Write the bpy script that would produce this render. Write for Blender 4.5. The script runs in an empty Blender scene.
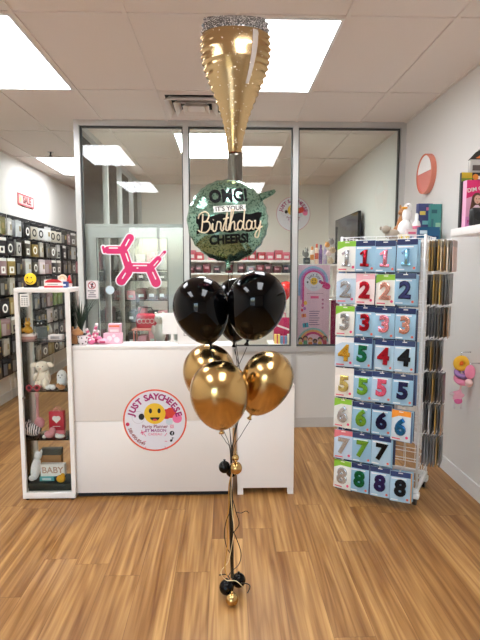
import bpy, bmesh, math, random
from mathutils import Vector, Matrix, Quaternion
random.seed(7)
PI = math.pi
C = bpy.context.scene.collection
sc = bpy.context.scene

# ------------------------------------------------------------------ camera
CAM = Vector((0, 0, 1.58))
F = 500.0
PITCH, YAW = math.radians(5.82), math.radians(-1.72)
CR = (Matrix.Rotation(YAW, 3, 'Z') @ Matrix.Rotation(PI/2 - PITCH, 3, 'X'))
cd = bpy.data.cameras.new('camera'); cam = bpy.data.objects.new('camera', cd); C.objects.link(cam)
cam.location = CAM; cam.rotation_euler = (PI/2 - PITCH, 0, YAW)
cd.sensor_fit = 'VERTICAL'; cd.sensor_height = 24; cd.lens = 24*F/640; cd.clip_start = .05
sc.camera = cam

def ray(px, py):
    return CR @ Vector(((px-240)/F, -(py-320)/F, -1))
def P(px, py, Y):
    d = ray(px, py); return CAM + d*(Y/d.y)
def PX(px, py, X):
    d = ray(px, py); return CAM + d*(X/d.x)
def PZ(px, py, Z):
    d = ray(px, py); return CAM + d*((Z-CAM.z)/d.z)

# ------------------------------------------------------------------ materials
def lin(c):
    return tuple(((v/255)/12.92 if v/255 <= .04045 else (((v/255)+.055)/1.055)**2.4) for v in c)
MATS = {}
def mat(name, col, rough=.5, metal=0, spec=.5, coat=0, bump=0, bscale=40, var=0, vscale=8, trans=0, ior=1.45, emit=0, alpha=1, sheen=0):
    if name in MATS: return MATS[name]
    m = bpy.data.materials.new(name); m.use_nodes = True
    nt = m.node_tree; b = nt.nodes['Principled BSDF']
    c = lin(col) + (1,)
    b.inputs['Base Color'].default_value = c
    b.inputs['Roughness'].default_value = rough
    b.inputs['Metallic'].default_value = metal
    b.inputs['Specular IOR Level'].default_value = spec
    b.inputs['Coat Weight'].default_value = coat
    b.inputs['Coat Roughness'].default_value = .05
    b.inputs['Sheen Weight'].default_value = sheen
    if trans: b.inputs['Transmission Weight'].default_value = trans; b.inputs['IOR'].default_value = ior
    if emit:
        b.inputs['Emission Color'].default_value = c; b.inputs['Emission Strength'].default_value = emit
    b.inputs['Alpha'].default_value = alpha
    if bump or var:
        tc = nt.nodes.new('ShaderNodeTexCoord')
    if bump:
        n = nt.nodes.new('ShaderNodeTexNoise'); n.inputs['Scale'].default_value = bscale; n.inputs['Detail'].default_value = 3
        bp = nt.nodes.new('ShaderNodeBump'); bp.inputs['Strength'].default_value = bump; bp.inputs['Distance'].default_value = .01
        nt.links.new(tc.outputs['Object'], n.inputs['Vector']); nt.links.new(n.outputs['Fac'], bp.inputs['Height'])
        nt.links.new(bp.outputs['Normal'], b.inputs['Normal'])
    if var:
        n = nt.nodes.new('ShaderNodeTexNoise'); n.inputs['Scale'].default_value = vscale; n.inputs['Detail'].default_value = 4
        mx = nt.nodes.new('ShaderNodeMix'); mx.data_type = 'RGBA'
        mx.inputs['A'].default_value = tuple(max(0, v*(1-var)) for v in c[:3]) + (1,)
        mx.inputs['B'].default_value = tuple(min(1, v*(1+var)) for v in c[:3]) + (1,)
        nt.links.new(tc.outputs['Object'], n.inputs['Vector']); nt.links.new(n.outputs['Fac'], mx.inputs['Factor'])
        nt.links.new(mx.outputs['Result'], b.inputs['Base Color'])
    MATS[name] = m; return m
def col(*c, r=.5):
    return mat('paint_%d_%d_%d_%d' % (c[0], c[1], c[2], int(r*100)), c, rough=r)

def glass_mat(name, tint=(235, 240, 238), ior=1.5, gl=1.0):
    m = bpy.data.materials.new(name); m.use_nodes = True; nt = m.node_tree; nt.nodes.clear()
    o = nt.nodes.new('ShaderNodeOutputMaterial'); mx = nt.nodes.new('ShaderNodeMixShader')
    t = nt.nodes.new('ShaderNodeBsdfTransparent'); t.inputs['Color'].default_value = lin(tint) + (1,)
    g = nt.nodes.new('ShaderNodeBsdfGlossy'); g.inputs['Roughness'].default_value = 0.0
    g.inputs['Color'].default_value = (gl, gl, gl, 1)
    f = nt.nodes.new('ShaderNodeFresnel'); f.inputs['IOR'].default_value = ior
    nt.links.new(f.outputs[0], mx.inputs[0]); nt.links.new(t.outputs[0], mx.inputs[1]); nt.links.new(g.outputs[0], mx.inputs[2])
    nt.links.new(mx.outputs[0], o.inputs[0]); MATS[name] = m; return m

def N(nt, t, **kw):
    n = nt.nodes.new(t)
    for k, v in kw.items():
        if k in n.inputs: n.inputs[k].default_value = v
        else: setattr(n, k, v)
    return n

def floor_mat():
    """oak-look vinyl planks running along y; every row of planks has its own offset"""
    m = bpy.data.materials.new('oak_plank_floor'); m.use_nodes = True; nt = m.node_tree; L = nt.links.new
    b = nt.nodes['Principled BSDF']
    def math_(op, a, c=None, d=None):
        n = N(nt, 'ShaderNodeMath', operation=op)
        for k, v in enumerate((a, c, d)):
            if v is None: continue
            if hasattr(v, 'links'): L(v, n.inputs[k])
            else: n.inputs[k].default_value = v
        return n.outputs[0]
    def mixc(fac, A, B, blend='MIX'):
        n = N(nt, 'ShaderNodeMix', data_type='RGBA', blend_type=blend)
        for k, v in (('Factor', fac), ('A', A), ('B', B)):
            if hasattr(v, 'links'): L(v, n.inputs[k])
            else: n.inputs[k].default_value = v
        return n.outputs['Result']
    tc = N(nt, 'ShaderNodeTexCoord'); sep = N(nt, 'ShaderNodeSeparateXYZ'); L(tc.outputs['Object'], sep.inputs[0])
    u = math_('DIVIDE', sep.outputs['X'], .182); row = math_('FLOOR', u)
    w1 = N(nt, 'ShaderNodeTexWhiteNoise', noise_dimensions='1D'); L(row, w1.inputs['W'])
    v = math_('ADD', math_('DIVIDE', sep.outputs['Y'], 1.22), w1.outputs['Value']); cell = math_('FLOOR', v)
    cv = N(nt, 'ShaderNodeCombineXYZ'); L(row, cv.inputs[0]); L(cell, cv.inputs[1])
    w2 = N(nt, 'ShaderNodeTexWhiteNoise', noise_dimensions='2D'); L(cv.outputs[0], w2.inputs['Vector'])
    fu, fv = math_('FRACT', u), math_('FRACT', v)
    eu = math_('MINIMUM', fu, math_('SUBTRACT', 1, fu)); ev = math_('MINIMUM', fv, math_('SUBTRACT', 1, fv))
    seam = math_('MAXIMUM', math_('LESS_THAN', eu, .006), math_('LESS_THAN', ev, .0012))
    off = N(nt, 'ShaderNodeVectorMath', operation='SCALE'); off.inputs['Scale'].default_value = 19.0; L(w2.outputs['Color'], off.inputs[0])
    def noise(sx, sy, detail, dist=0.0, rough=.5):
        mp = N(nt, 'ShaderNodeMapping'); mp.inputs['Scale'].default_value = (sx, sy, 1); L(tc.outputs['Object'], mp.inputs['Vector'])
        ad = N(nt, 'ShaderNodeVectorMath', operation='ADD'); L(mp.outputs[0], ad.inputs[0]); L(off.outputs[0], ad.inputs[1])
        n = N(nt, 'ShaderNodeTexNoise', Scale=1.0, Detail=detail, Distortion=dist, Roughness=rough); L(ad.outputs[0], n.inputs['Vector']); return n.outputs['Fac']
    def ramp(x, a, c): 
        n = N(nt, 'ShaderNodeMapRange'); n.inputs['From Min'].default_value = a; n.inputs['From Max'].default_value = c; L(x, n.inputs['Value']); return n.outputs[0]
    rings = ramp(math_('PINGPONG', math_('MULTIPLY', noise(8.5, .42, 2.0, .35), 8.0), .5), .1, .5)
    streak = ramp(noise(19, .5, 3.0), .3, .7)
    fine = noise(75, 2.6, 3.0)
    c = mixc(streak, lin((160, 113, 58))+(1,), lin((214, 170, 108))+(1,))
    c = mixc(math_('MULTIPLY', rings, .75), c, (.62, .50, .38, 1), 'MULTIPLY')
    c = mixc(math_('MULTIPLY', w2.outputs['Value'], .8), c, (.70, .62, .54, 1), 'MULTIPLY')
    c = mixc(ramp(fine, .3, .7), c, (.70, .63, .54, 1), 'MULTIPLY')
    c = mixc(math_('MULTIPLY', seam, .55), c, lin((84, 54, 28))+(1,))
    L(c, b.inputs['Base Color'])
    b.inputs['Roughness'].default_value = .4; b.inputs['Specular IOR Level'].default_value = .45
    bp = N(nt, 'ShaderNodeBump'); bp.inputs['Strength'].default_value = .08; bp.inputs['Distance'].default_value = .004
    L(fine, bp.inputs['Height']); L(bp.outputs[0], b.inputs['Normal'])
    MATS['floor'] = m; return m

def foil_mat(name, base, rough=.2, glitter=None, gscale=300, gthresh=.6, metal=1.0, rim=None):
    """metallised film, optional printed glitter specks, in object coordinates"""
    m = bpy.data.materials.new(name); m.use_nodes = True; nt = m.node_tree; L = nt.links.new; b = nt.nodes['Principled BSDF']
    b.inputs['Metallic'].default_value = metal; b.inputs['Roughness'].default_value = rough
    b.inputs['Base Color'].default_value = lin(base) + (1,)
    tc = N(nt, 'ShaderNodeTexCoord')
    n = N(nt, 'ShaderNodeTexNoise', Scale=14.0, Detail=2); L(tc.outputs['Object'], n.inputs['Vector'])
    bp = N(nt, 'ShaderNodeBump'); bp.inputs['Strength'].default_value = .25; bp.inputs['Distance'].default_value = .01
    L(n.outputs['Fac'], bp.inputs['Height']); L(bp.outputs[0], b.inputs['Normal'])
    if glitter:
        v = N(nt, 'ShaderNodeTexVoronoi', Scale=gscale); L(tc.outputs['Object'], v.inputs['Vector'])
        s = N(nt, 'ShaderNodeSeparateColor'); L(v.outputs['Color'], s.inputs[0])
        g = N(nt, 'ShaderNodeMath', operation='GREATER_THAN'); g.inputs[1].default_value = gthresh; L(s.outputs[0], g.inputs[0])
        mx = N(nt, 'ShaderNodeMix', data_type='RGBA'); mx.inputs['A'].default_value = lin(base) + (1,); mx.inputs['B'].default_value = lin(glitter) + (1,)
        fac = g.outputs[0]
        if rim:   # the speckle print thickens toward the rim of a round balloon centred 0.19 above its base
            ce = N(nt, 'ShaderNodeVectorMath', operation='SUBTRACT'); ce.inputs[1].default_value = (0, 0, .19); L(tc.outputs['Object'], ce.inputs[0])
            ln = N(nt, 'ShaderNodeVectorMath', operation='LENGTH'); L(ce.outputs[0], ln.inputs[0])
            mr = N(nt, 'ShaderNodeMapRange'); mr.inputs['From Min'].default_value = rim[0]; mr.inputs['From Max'].default_value = rim[1]; L(ln.outputs['Value'], mr.inputs['Value'])
            mm = N(nt, 'ShaderNodeMath', operation='MULTIPLY'); L(g.outputs[0], mm.inputs[0]); L(mr.outputs[0], mm.inputs[1]); fac = mm.outputs[0]
        L(fac, mx.inputs['Factor']); L(mx.outputs['Result'], b.inputs['Base Color'])
    MATS[name] = m; return m

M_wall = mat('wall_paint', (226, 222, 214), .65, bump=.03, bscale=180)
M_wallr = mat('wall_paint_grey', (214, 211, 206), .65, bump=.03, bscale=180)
M_ceil = mat('ceiling_tile', (230, 220, 212), .9, bump=.12, bscale=260, var=.03, vscale=120)
M_grid = mat('ceiling_grid_metal', (228, 218, 210), .5)
M_floor = floor_mat()
M_white = mat('white_laminate', (240, 236, 232), .35)
M_wgrain = mat('white_wood_laminate', (238, 232, 226), .38, bump=.04, bscale=18)
M_wmetal = mat('white_powder_coat', (238, 238, 238), .35)
M_alu = mat('aluminium_frame', (205, 205, 203), .38, metal=.55)
M_door = mat('grey_door_paint', (196, 202, 198), .4)
M_black = mat('black_plastic', (18, 18, 20), .35)
M_blackm = mat('black_matte', (16, 16, 17), .7)
M_gridb = mat('black_gridwall', (20, 20, 22), .5)
M_chrome = mat('chrome_wire', (215, 215, 218), .22, metal=1)
M_glass = glass_mat('clear_glass', (251, 252, 251), 1.42)
M_glassv = glass_mat('vitrine_glass', (253, 254, 253), 1.22, .8)
M_latexk = mat('black_latex', (3, 3, 4), .06, spec=.24)
M_latexg = mat('chrome_gold_latex', (204, 168, 110), .2, metal=1)
M_foilg = foil_mat('gold_foil', (196, 168, 124), .2)
M_foilgd = foil_mat('gold_foil_seam', (170, 132, 84), .25)
M_foils = foil_mat('silver_glitter_foil', (104, 102, 101), .3, (240, 238, 235), 260, .74, .7)
M_foilst = foil_mat('pewter_foil', (120, 116, 108), .25)
M_foilm = foil_mat('mint_glitter_foil', (146, 184, 166), .16, (70, 106, 92), 190, .72, .9, rim=(.07, .15))
M_foilp = foil_mat('pink_foil', (226, 120, 150), .25)
M_light = mat('light_diffuser', (246, 249, 255), .5, emit=11)
M_light2 = mat('office_light_diffuser', (240, 252, 248), .5, emit=30)
M_ribk = mat('black_ribbon', (10, 10, 11), .3)
M_ribg = mat('gold_ribbon', (205, 160, 80), .3, metal=.8)
M_plush = mat('cream_plush', (232, 218, 198), .95, bump=.5, bscale=120, sheen=.4)
M_plushw = mat('white_plush', (238, 236, 234), .95, bump=.5, bscale=120, sheen=.4)
M_plushb = mat('brown_plush', (186, 132, 84), .95, bump=.5, bscale=120, sheen=.4)
M_plushg = mat('grey_plush', (168, 156, 140), .95, bump=.5, bscale=120, sheen=.4)
M_clear = glass_mat('clear_sleeve', (250, 252, 253), 1.3, .8)

# ------------------------------------------------------------------ mesh builder
class MB:
    def __init__(self): self.bm = bmesh.new(); self.mats = []; self.i = 0
    def m(self, material):
        if material not in self.mats: self.mats.append(material)
        self.i = self.mats.index(material); return self
    def _fin(self, faces, smooth):
        for f in faces: f.material_index = self.i; f.smooth = smooth
    def geo(self, vs, fs, M=None, smooth=False):
        bv = [self.bm.verts.new((M @ Vector(v)) if M is not None else v) for v in vs]
        out = []
        for f in fs:
            try: out.append(self.bm.faces.new([bv[k] for k in f]))
            except ValueError: pass
        self._fin(out, smooth); return self
    def box(self, c, s, M=None, bev=0, rz=0, seg=2):
        t = bmesh.new(); bmesh.ops.create_cube(t, size=1)
        for v in t.verts: v.co = Vector((v.co.x*s[0], v.co.y*s[1], v.co.z*s[2]))
        if bev:
            bmesh.ops.bevel(t, geom=list(t.edges), offset=bev, segments=seg, profile=.5, affect='EDGES')
        R = Matrix.Translation(Vector(c)) @ Matrix.Rotation(rz, 4, 'Z')
        if M is not None: R = M @ R
        t.verts.index_update()
        vs = [R @ v.co for v in t.verts]; fs = [[v.index for v in f.verts] for f in t.faces]
        t.free(); return self.geo(vs, fs, None, bool(bev))
    def b2(self, a, b, bev=0):
        return self.box([(a[k]+b[k])/2 for k in range(3)], [abs(b[k]-a[k]) for k in range(3)], bev=bev)
    def lathe(self, prof, n=24, M=None, smooth=True, cap=True):
        vs, fs = [], []
        for r, z in prof:
            for k in range(n):
                a = 2*PI*k/n; vs.append((r*math.cos(a), r*math.sin(a), z))
        for j in range(len(prof)-1):
            for k in range(n):
                a, b = j*n+k, j*n+(k+1) % n
                fs.append((a, b, b+n, a+n))
        if cap:
            fs.append(tuple(range(n))[::-1]); fs.append(tuple((len(prof)-1)*n+k for k in range(n)))
        return self.geo(vs, fs, M, smooth)
    def cyl(self, c, r, h, n=20, M=None, axis='Z'):
        T = Matrix.Translation(Vector(c))
        if axis == 'Y': T = T @ Matrix.Rotation(PI/2, 4, 'X')
        if axis == 'X': T = T @ Matrix.Rotation(PI/2, 4, 'Y')
        if M is not None: T = M @ T
        vs = [(r*math.cos(2*PI*k/n), r*math.sin(2*PI*k/n), z) for z in (-h/2, h/2) for k in range(n)]
        self.geo(vs, [(k, (k+1) % n, n+(k+1) % n, n+k) for k in range(n)], T, n > 8)
        self.geo(vs, [tuple(range(n))[::-1], tuple(n+k for k in range(n))], T, False)
        return self
    def ball(self, c, r, n=16, M=None, rot=None):
        if not isinstance(r, (tuple, list)): r = (r, r, r)
        T = Matrix.Translation(Vector(c))
        if rot is not None: T = T @ rot
        T = T @ Matrix.Diagonal(Vector((r[0], r[1], r[2], 1)))
        if M is not None: T = M @ T
        h = max(6, n//2); prof = []
        for j in range(h+1):
            t = PI*j/h; prof.append((max(1e-4, math.sin(t)), -math.cos(t)))
        return self.lathe(prof, n, T)
    def tube(self, pts, r, n=6, closed=False, rs=None):
        pts = [Vector(p) for p in pts]; k = len(pts); vs = []; fs = []; prev = None
        for i, p in enumerate(pts):
            a = pts[(i-1) % k] if (closed or i > 0) else p; b = pts[(i+1) % k] if (closed or i < k-1) else p
            d = (b-a).normalized() if (b-a).length > 1e-9 else Vector((0, 0, 1))
            if prev is None:
                up = Vector((0, 0, 1)) if abs(d.z) < .9 else Vector((1, 0, 0)); prev = d.cross(up).normalized()
            x = (prev - d*prev.dot(d)); x = x.normalized() if x.length > 1e-6 else d.orthogonal().normalized()
            prev = x; y = d.cross(x); rr = rs[i] if rs else r
            for q in range(n):
                t = 2*PI*q/n; vs.append(p + x*math.cos(t)*rr + y*math.sin(t)*rr)
        for i in range(k if closed else k-1):
            for q in range(n):
                a, b = i*n+q, i*n+(q+1) % n; j = ((i+1) % k)*n
                fs.append((a, b, j+(q+1) % n, j+q))
        if not closed: fs += [tuple(range(n))[::-1], tuple((k-1)*n+q for q in range(n))]
        return self.geo(vs, fs, None, n > 4)
    def torus(self, c, R, r, M=None, n=24, k=10):
        T = Matrix.Translation(Vector(c)); T = T @ M if M is not None else T
        vs = []; fs = []
        for i in range(n):
            a = 2*PI*i/n
            for j in range(k):
                b = 2*PI*j/k; q = R + r*math.cos(b); vs.append((q*math.cos(a), q*math.sin(a), r*math.sin(b)))
        for i in range(n):
            for j in range(k):
                fs.append((i*k+j, ((i+1) % n)*k+j, ((i+1) % n)*k+(j+1) % k, i*k+(j+1) % k))
        return self.geo(vs, fs, T, True)
    def prism(self, poly, d, M=None, smooth=False):
        """polygon (x,z) extruded along +y by d"""
        n = len(poly)
        vs = [(x, 0, z) for x, z in poly] + [(x, d, z) for x, z in poly]
        fs = [tuple(range(n)), tuple(range(n, 2*n))[::-1]] + [(k, k+n, (k+1) % n+n, (k+1) % n) for k in range(n)]
        return self.geo(vs, fs, M, smooth)
    def disc(self, c, r, d, n=32, M=None, sx=1, sz=1, a0=0, a1=2*PI):
        full = abs(a1-a0-2*PI) < 1e-6; k = n if full else n+1
        return self.prism([(c[0]+sx*r*math.cos(a0+(a1-a0)*i/n), c[1]+sz*r*math.sin(a0+(a1-a0)*i/n)) for i in range(k)], d,
                          (M if M is not None else Matrix()) @ Matrix.Translation((0, c[2] if len(c) > 2 else 0, 0)))
    def ring(self, c, r0, r1, d, n=48, M=None, a0=0, a1=2*PI):
        """flat ring in xz plane, thickness d along y"""
        vs = []; fs = []
        full = abs(a1-a0-2*PI) < 1e-6; k = n if full else n+1
        y0 = c[2] if len(c) > 2 else 0
        for i in range(k):
            a = a0+(a1-a0)*i/n
            for r in (r0, r1):
                for y in (y0, y0+d): vs.append((c[0]+r*math.cos(a), y, c[1]+r*math.sin(a)))
        for i in range(n):
            p, q = i*4, ((i+1) % k)*4
            fs += [(p, p+2, q+2, q), (p+1, q+1, q+3, p+3), (p+2, p+3, q+3, q+2), (p, q, q+1, p+1)]
        if not full: fs += [(0, 1, 3, 2), tuple((k-1)*4+j for j in (0, 2, 3, 1))]
        return self.geo(vs, fs, M)
    def capsule(self, a, b, r, d, y=0, M=None, r2=None):
        a, b = Vector(a), Vector(b); r2 = r if r2 is None else r2
        t = math.atan2(b.y-a.y, b.x-a.x); pts = []
        for i in range(13): q = t+PI/2+PI*i/12; pts.append((a.x+r*math.cos(q), a.y+r*math.sin(q)))
        for i in range(13): q = t-PI/2+PI*i/12; pts.append((b.x+r2*math.cos(q), b.y+r2*math.sin(q)))
        return self.prism(pts, d, (M if M is not None else Matrix()) @ Matrix.Translation((0, y, 0)))
    def text(self, s, size, M, ext=.0008, off=0, bev=0, align='CENTER'):
        vs, fs = text_geo(s, size, ext, off, bev, align)
        return self.geo(vs, fs, M @ Matrix.Rotation(PI/2, 4, 'X'))
    def arc_text(self, s, size, c, R, a0, a1, y=0, ext=.0008, M=None, off=0, inward=False):
        """glyphs set along an arc in the xz plane from angle a0 to a1 (radians)"""
        w = [.55 if ch in ' I1-' else 1.0 for ch in s]; tot = sum(w); acc = 0
        for ch, wi in zip(s, w):
            a = a0+(a1-a0)*(acc+wi/2)/tot; acc += wi
            if ch == ' ': continue
            T = Matrix.Translation((c[0]+R*math.cos(a), y, c[1]+R*math.sin(a))) @ Matrix.Rotation(-(a-PI/2) + (PI if inward else 0), 4, 'Y')
            if M is not None: T = M @ T
            self.text(ch, size, T, ext, off)
        return self
    def build(self, name, parent=None, loc=None, rz=0):
        me = bpy.data.meshes.new(name)
        bmesh.ops.recalc_face_normals(self.bm, faces=list(self.bm.faces))
        self.bm.to_mesh(me); self.bm.free()
        for m in self.mats: me.materials.append(m)
        o = bpy.data.objects.new(name, me); C.objects.link(o)
        if parent is not None: o.parent = parent
        if loc is not None: o.location = loc
        if rz: o.rotation_euler.z = rz
        return o
def parts(specs, parent):
    """specs: (name, material, shape function taking an MB)"""
    for n, m, f in specs:
        b = MB().m(m); f(b); b.build(n, parent)
_tc = {}
def text_geo(s, size, ext, off, bev, align='CENTER'):
    k = (s, size, ext, off, bev, align)
    if k in _tc: return _tc[k]
    cu = bpy.data.curves.new('t', 'FONT'); cu.body = s; cu.size = size; cu.extrude = ext; cu.offset = off
    cu.bevel_depth = bev; cu.bevel_resolution = 1; cu.resolution_u = 3
    cu.align_x = align; cu.align_y = 'CENTER'
    o = bpy.data.objects.new('t', cu); C.objects.link(o)
    dg = bpy.context.evaluated_depsgraph_get(); dg.update()
    me = bpy.data.meshes.new_from_object(o.evaluated_get(dg))
    r = ([tuple(v.co) for v in me.vertices], [tuple(p.vertices) for p in me.polygons])
    bpy.data.objects.remove(o); bpy.data.curves.remove(cu); bpy.data.meshes.remove(me)
    _tc[k] = r; return r

def tag(o, label, cat, group=None, kind=None):
    o['label'] = label; o['category'] = cat
    if group: o['group'] = group
    if kind: o['kind'] = kind
    return o
def thing(name, label, cat, loc=(0, 0, 0), rz=0, group=None):
    o = bpy.data.objects.new(name, None); C.objects.link(o); o.empty_display_size = .05
    o.location = loc; o.rotation_euler.z = rz
    return tag(o, label, cat, group)
def struct(o): o['kind'] = 'structure'; return o
def lab(o, l): o['label'] = l; return o
def dup(root, loc, rz=None, label=None, group=None):
    r = root.copy(); C.objects.link(r); r.location = loc
    if rz is not None: r.rotation_euler.z = rz
    if label: r['label'] = label
    if group: r['group'] = group
    for ch in root.children:
        c = ch.copy(); C.objects.link(c); c.parent = r
        for g in ch.children:
            d = g.copy(); C.objects.link(d); d.parent = c
    return r
ORD = ['first', 'second', 'third', 'fourth', 'fifth', 'sixth', 'seventh', 'eighth', 'ninth', 'tenth', 'eleventh', 'twelfth',
       'thirteenth', 'fourteenth', 'fifteenth', 'sixteenth', 'seventeenth', 'eighteenth']
# ================================================================== room shell
XL, XR, YF, YP, YB, YC, H = -2.62, 1.73, -2.3, 4.91, 8.4, 12.5, 2.965
WX0, WX1, WZ0, WZ1 = -2.35, -.85, .25, 2.62            # shop-front window opening, behind the camera

struct(MB().m(M_floor).box((0, 0, -.05), (XR-XL+.4, YC-YF+.4, .1)).build('floor', loc=((XL+XR)/2, (YF+YC)/2, 0)))
struct(MB().m(M_ceil).box((0, 0, .1), (XR-XL+.4, YC-YF+.4, .2)).build('ceiling', loc=((XL+XR)/2, (YF+YC)/2, H)))
struct(MB().m(M_wall).box((-.05, 0, H/2), (.1, YC-YF, H)).build('wall_left', loc=(XL, (YF+YC)/2, 0)))
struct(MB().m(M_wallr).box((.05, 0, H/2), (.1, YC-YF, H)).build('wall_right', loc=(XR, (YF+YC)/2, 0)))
struct(MB().m(M_wall).box((0, .05, H/2), (XR-XL, .1, H)).build('wall_back', loc=((XL+XR)/2, YC, 0)))
struct(MB().m(M_wall).box((0, .05, H/2), (XR+1.45, .1, H)).build('wall_office', loc=((XR-1.45)/2, YB, 0)))
w = MB().m(M_wall)
w.b2((XL, YF-.15, 0), (WX0, YF, H)); w.b2((WX1, YF-.15, 0), (XR, YF, H))
w.b2((WX0, YF-.15, WZ1), (WX1, YF, H)); w.b2((WX0, YF-.15, 0), (WX1, YF, WZ0))
struct(w.build('wall_front'))
wf = MB().m(M_alu)
for x in (WX0+.025, (WX0+WX1)/2, WX1-.025): wf.b2((x-.025, YF-.12, WZ0), (x+.025, YF-.04, WZ1))
for z in (WZ0+.025, WZ1-.025): wf.b2((WX0, YF-.12, z-.025), (WX1, YF-.04, z+.025))
wr = bpy.data.objects.new('window_5', None); C.objects.link(wr); struct(wr)
wf.build('frame', wr); MB().m(M_glass).b2((WX0, YF-.082, WZ0), (WX1, YF-.078, WZ1)).build('pane', wr)
# paving outside the shop window
struct(MB().m(mat('asphalt', (120, 118, 114), .9, bump=.3, bscale=60)).b2((-14, -22, -.12), (12, YF-.15, -.02)).build('pavement'))

# ceiling grid: tees every 0.61 m across and every 1.18 m along
TX0, TY0, TW, TL = .07, 2.89, .61, 1.18
g = MB().m(M_grid); k = -5
xs = [TX0+TW*i for i in range(-5, 4) if XL < TX0+TW*i < XR]
ys = [TY0+TL*j for j in range(-5, 9) if YF < TY0+TL*j < YC]
for x in xs: g.b2((x-.012, YF, H-.008), (x+.012, YC, H+.002))
for y in ys: g.b2((XL, y-.012, H-.0075), (XR, y+.012, H+.002))
for x in (XL+.011, XR-.011): g.b2((x-.011, YF, H-.009), (x+.011, YC, H+.002))
struct(g.build('trim_1'))

# baseboards
M_base = mat('baseboard_vinyl', (196, 194, 190), .5)
struct(MB().m(mat('baseboard_pale', (224, 223, 221), .5)).b2((XR-.012, YF, 0), (XR, YP-.06, .11)).build('baseboard_right'))
struct(MB().m(mat('baseboard_white', (226, 224, 220), .5)).b2((XL, YF, 0), (XL+.012, YC, .11)).build('baseboard_left'))

# ------------------------------------------------------------------ glazed partition across the shop
px2x = lambda px, Y=YP, py=300: P(px, py, Y).x
A0, A1 = P(79, 240, YP).x, XR
M1, M2 = P(187, 260, YP).x, P(294, 260, YP).x
zr = P(315, 348, YP-.05).z                      # sill rail over the solid lower wall
ft, fd = .05, .1
fr = MB().m(M_alu)
for x in (A0+.02, M1, M2, A1-.025): fr.b2((x-ft/2, YP-fd/2, 0), (x+ft/2, YP+fd/2, H-.05))
fr.b2((A0-.005, YP-fd/2, H-.05), (A1, YP+fd/2, H+.001))
struct(fr.build('trim_2'))
struct(MB().m(mat('partition_panel', (214, 213, 208), .5)).b2((M1+ft/2, YP-.035, 0), (A1-.05, YP+.035, zr-.03)).build('wall_partition'))
struct(MB().m(M_alu).b2((M1+ft/2, YP-.06, zr-.035), (A1-.05, YP+.06, zr+.015)).build('trim_3'))
struct(MB().m(M_base).b2((M1+ft/2, YP-.046, 0), (A1-.05, YP-.035, .1)).build('baseboard_front'))
def window(name, x0, x1, z0, z1, y):
    r = bpy.data.objects.new(name, None); C.objects.link(r); struct(r)
    f = MB().m(mat('dark_gasket', (70, 72, 70), .6)); t = .012
    f.b2((x0, y-.02, z0), (x0+t, y+.02, z1)); f.b2((x1-t, y-.02, z0), (x1, y+.02, z1))
    f.b2((x0+t, y-.02, z0), (x1-t, y+.02, z0+t)); f.b2((x0+t, y-.02, z1-t), (x1-t, y+.02, z1))
    f.build('frame', r)
    MB().m(M_glass).b2((x0+t, y-.003, z0+t), (x1-t, y+.003, z1-t)).build('pane', r)
YD = YP+.13
zd = P(130, 227, YD-.03).z
window('window_1', A0+.045, M1-ft/2, .02, H-.05, YP)
window('window_2', M1+ft/2, M2-ft/2, zr+.015, H-.05, YP)
window('window_3', M2+ft/2, A1-.05, zr+.015, H-.05, YP)
# door with a big glass light
dx0, dx1 = P(85.5, 290, YD-.03).x, P(184, 290, YD-.03).x
d = bpy.data.objects.new('door_1', None); C.objects.link(d); struct(d)
sw0 = P(98, 290, YD-.03).x - dx0; sw1 = dx1 - P(168, 290, YD-.03).x; tr = zd - P(130, 238, YD-.03).z
f = MB().m(M_door)
f.b2((dx0, YD-.03, 0), (dx0+sw0, YD+.03, zd)); f.b2((dx1-sw1, YD-.03, 0), (dx1, YD+.03, zd))
f.b2((dx0+sw0, YD-.03, zd-tr), (dx1-sw1, YD+.03, zd)); f.b2((dx0+sw0, YD-.03, 0), (dx1-sw1, YD+.03, .25))
f.build('frame', d)
struct(MB().m(M_door).b2((dx0-.03, YD-.025, zd+.004), (dx1+.03, YD+.025, zd+.03)).build('trim_4'))
MB().m(mat('door_bead', (120, 124, 122), .5)).tube([(dx0+sw0, YD-.031, zd-tr), (dx1-sw1, YD-.031, zd-tr), (dx1-sw1, YD-.031, .25), (dx0+sw0, YD-.031, .25)], .006, 4, closed=True).build('glazing_bead', d)
MB().m(M_glass).b2((dx0+sw0, YD-.003, .25), (dx1-sw1, YD+.003, zd-tr)).build('pane', d)
h = MB().m(M_chrome); hx = dx1-sw1*.55
h.cyl((hx, YD-.04, 1.02), .026, .02, 20, axis='Y').tube([(hx, YD-.05, 1.02), (hx, YD-.08, 1.02), (hx-.1, YD-.08, 1.02)], .009, 8)
h.build('handle', d)

# glazed side of the office (runs away from the camera)
side = MB().m(M_alu)
sy = [YP+.1, 6.02, 6.8, 7.62, YB-.04]
for y in sy[1:]: side.b2((A0-.003, y-.025, 0), (A0+.043, y+.025, H-.002))
side.b2((A0-.005, YP+.05, H-.06), (A0+.045, YB, H+.001)); side.b2((A0-.005, YP+.05, 0), (A0+.045, YB, .12))
struct(side.build('trim_5'))
r = bpy.data.objects.new('window_4', None); C.objects.link(r); struct(r)
for i in range(4):
    y0 = YP+.05 if i == 0 else sy[i]+.025
    MB().m(M_glass).b2((A0+.017, y0, .12), (A0+.023, sy[i+1]-.025, H-.06)).build('pane', r)

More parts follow.
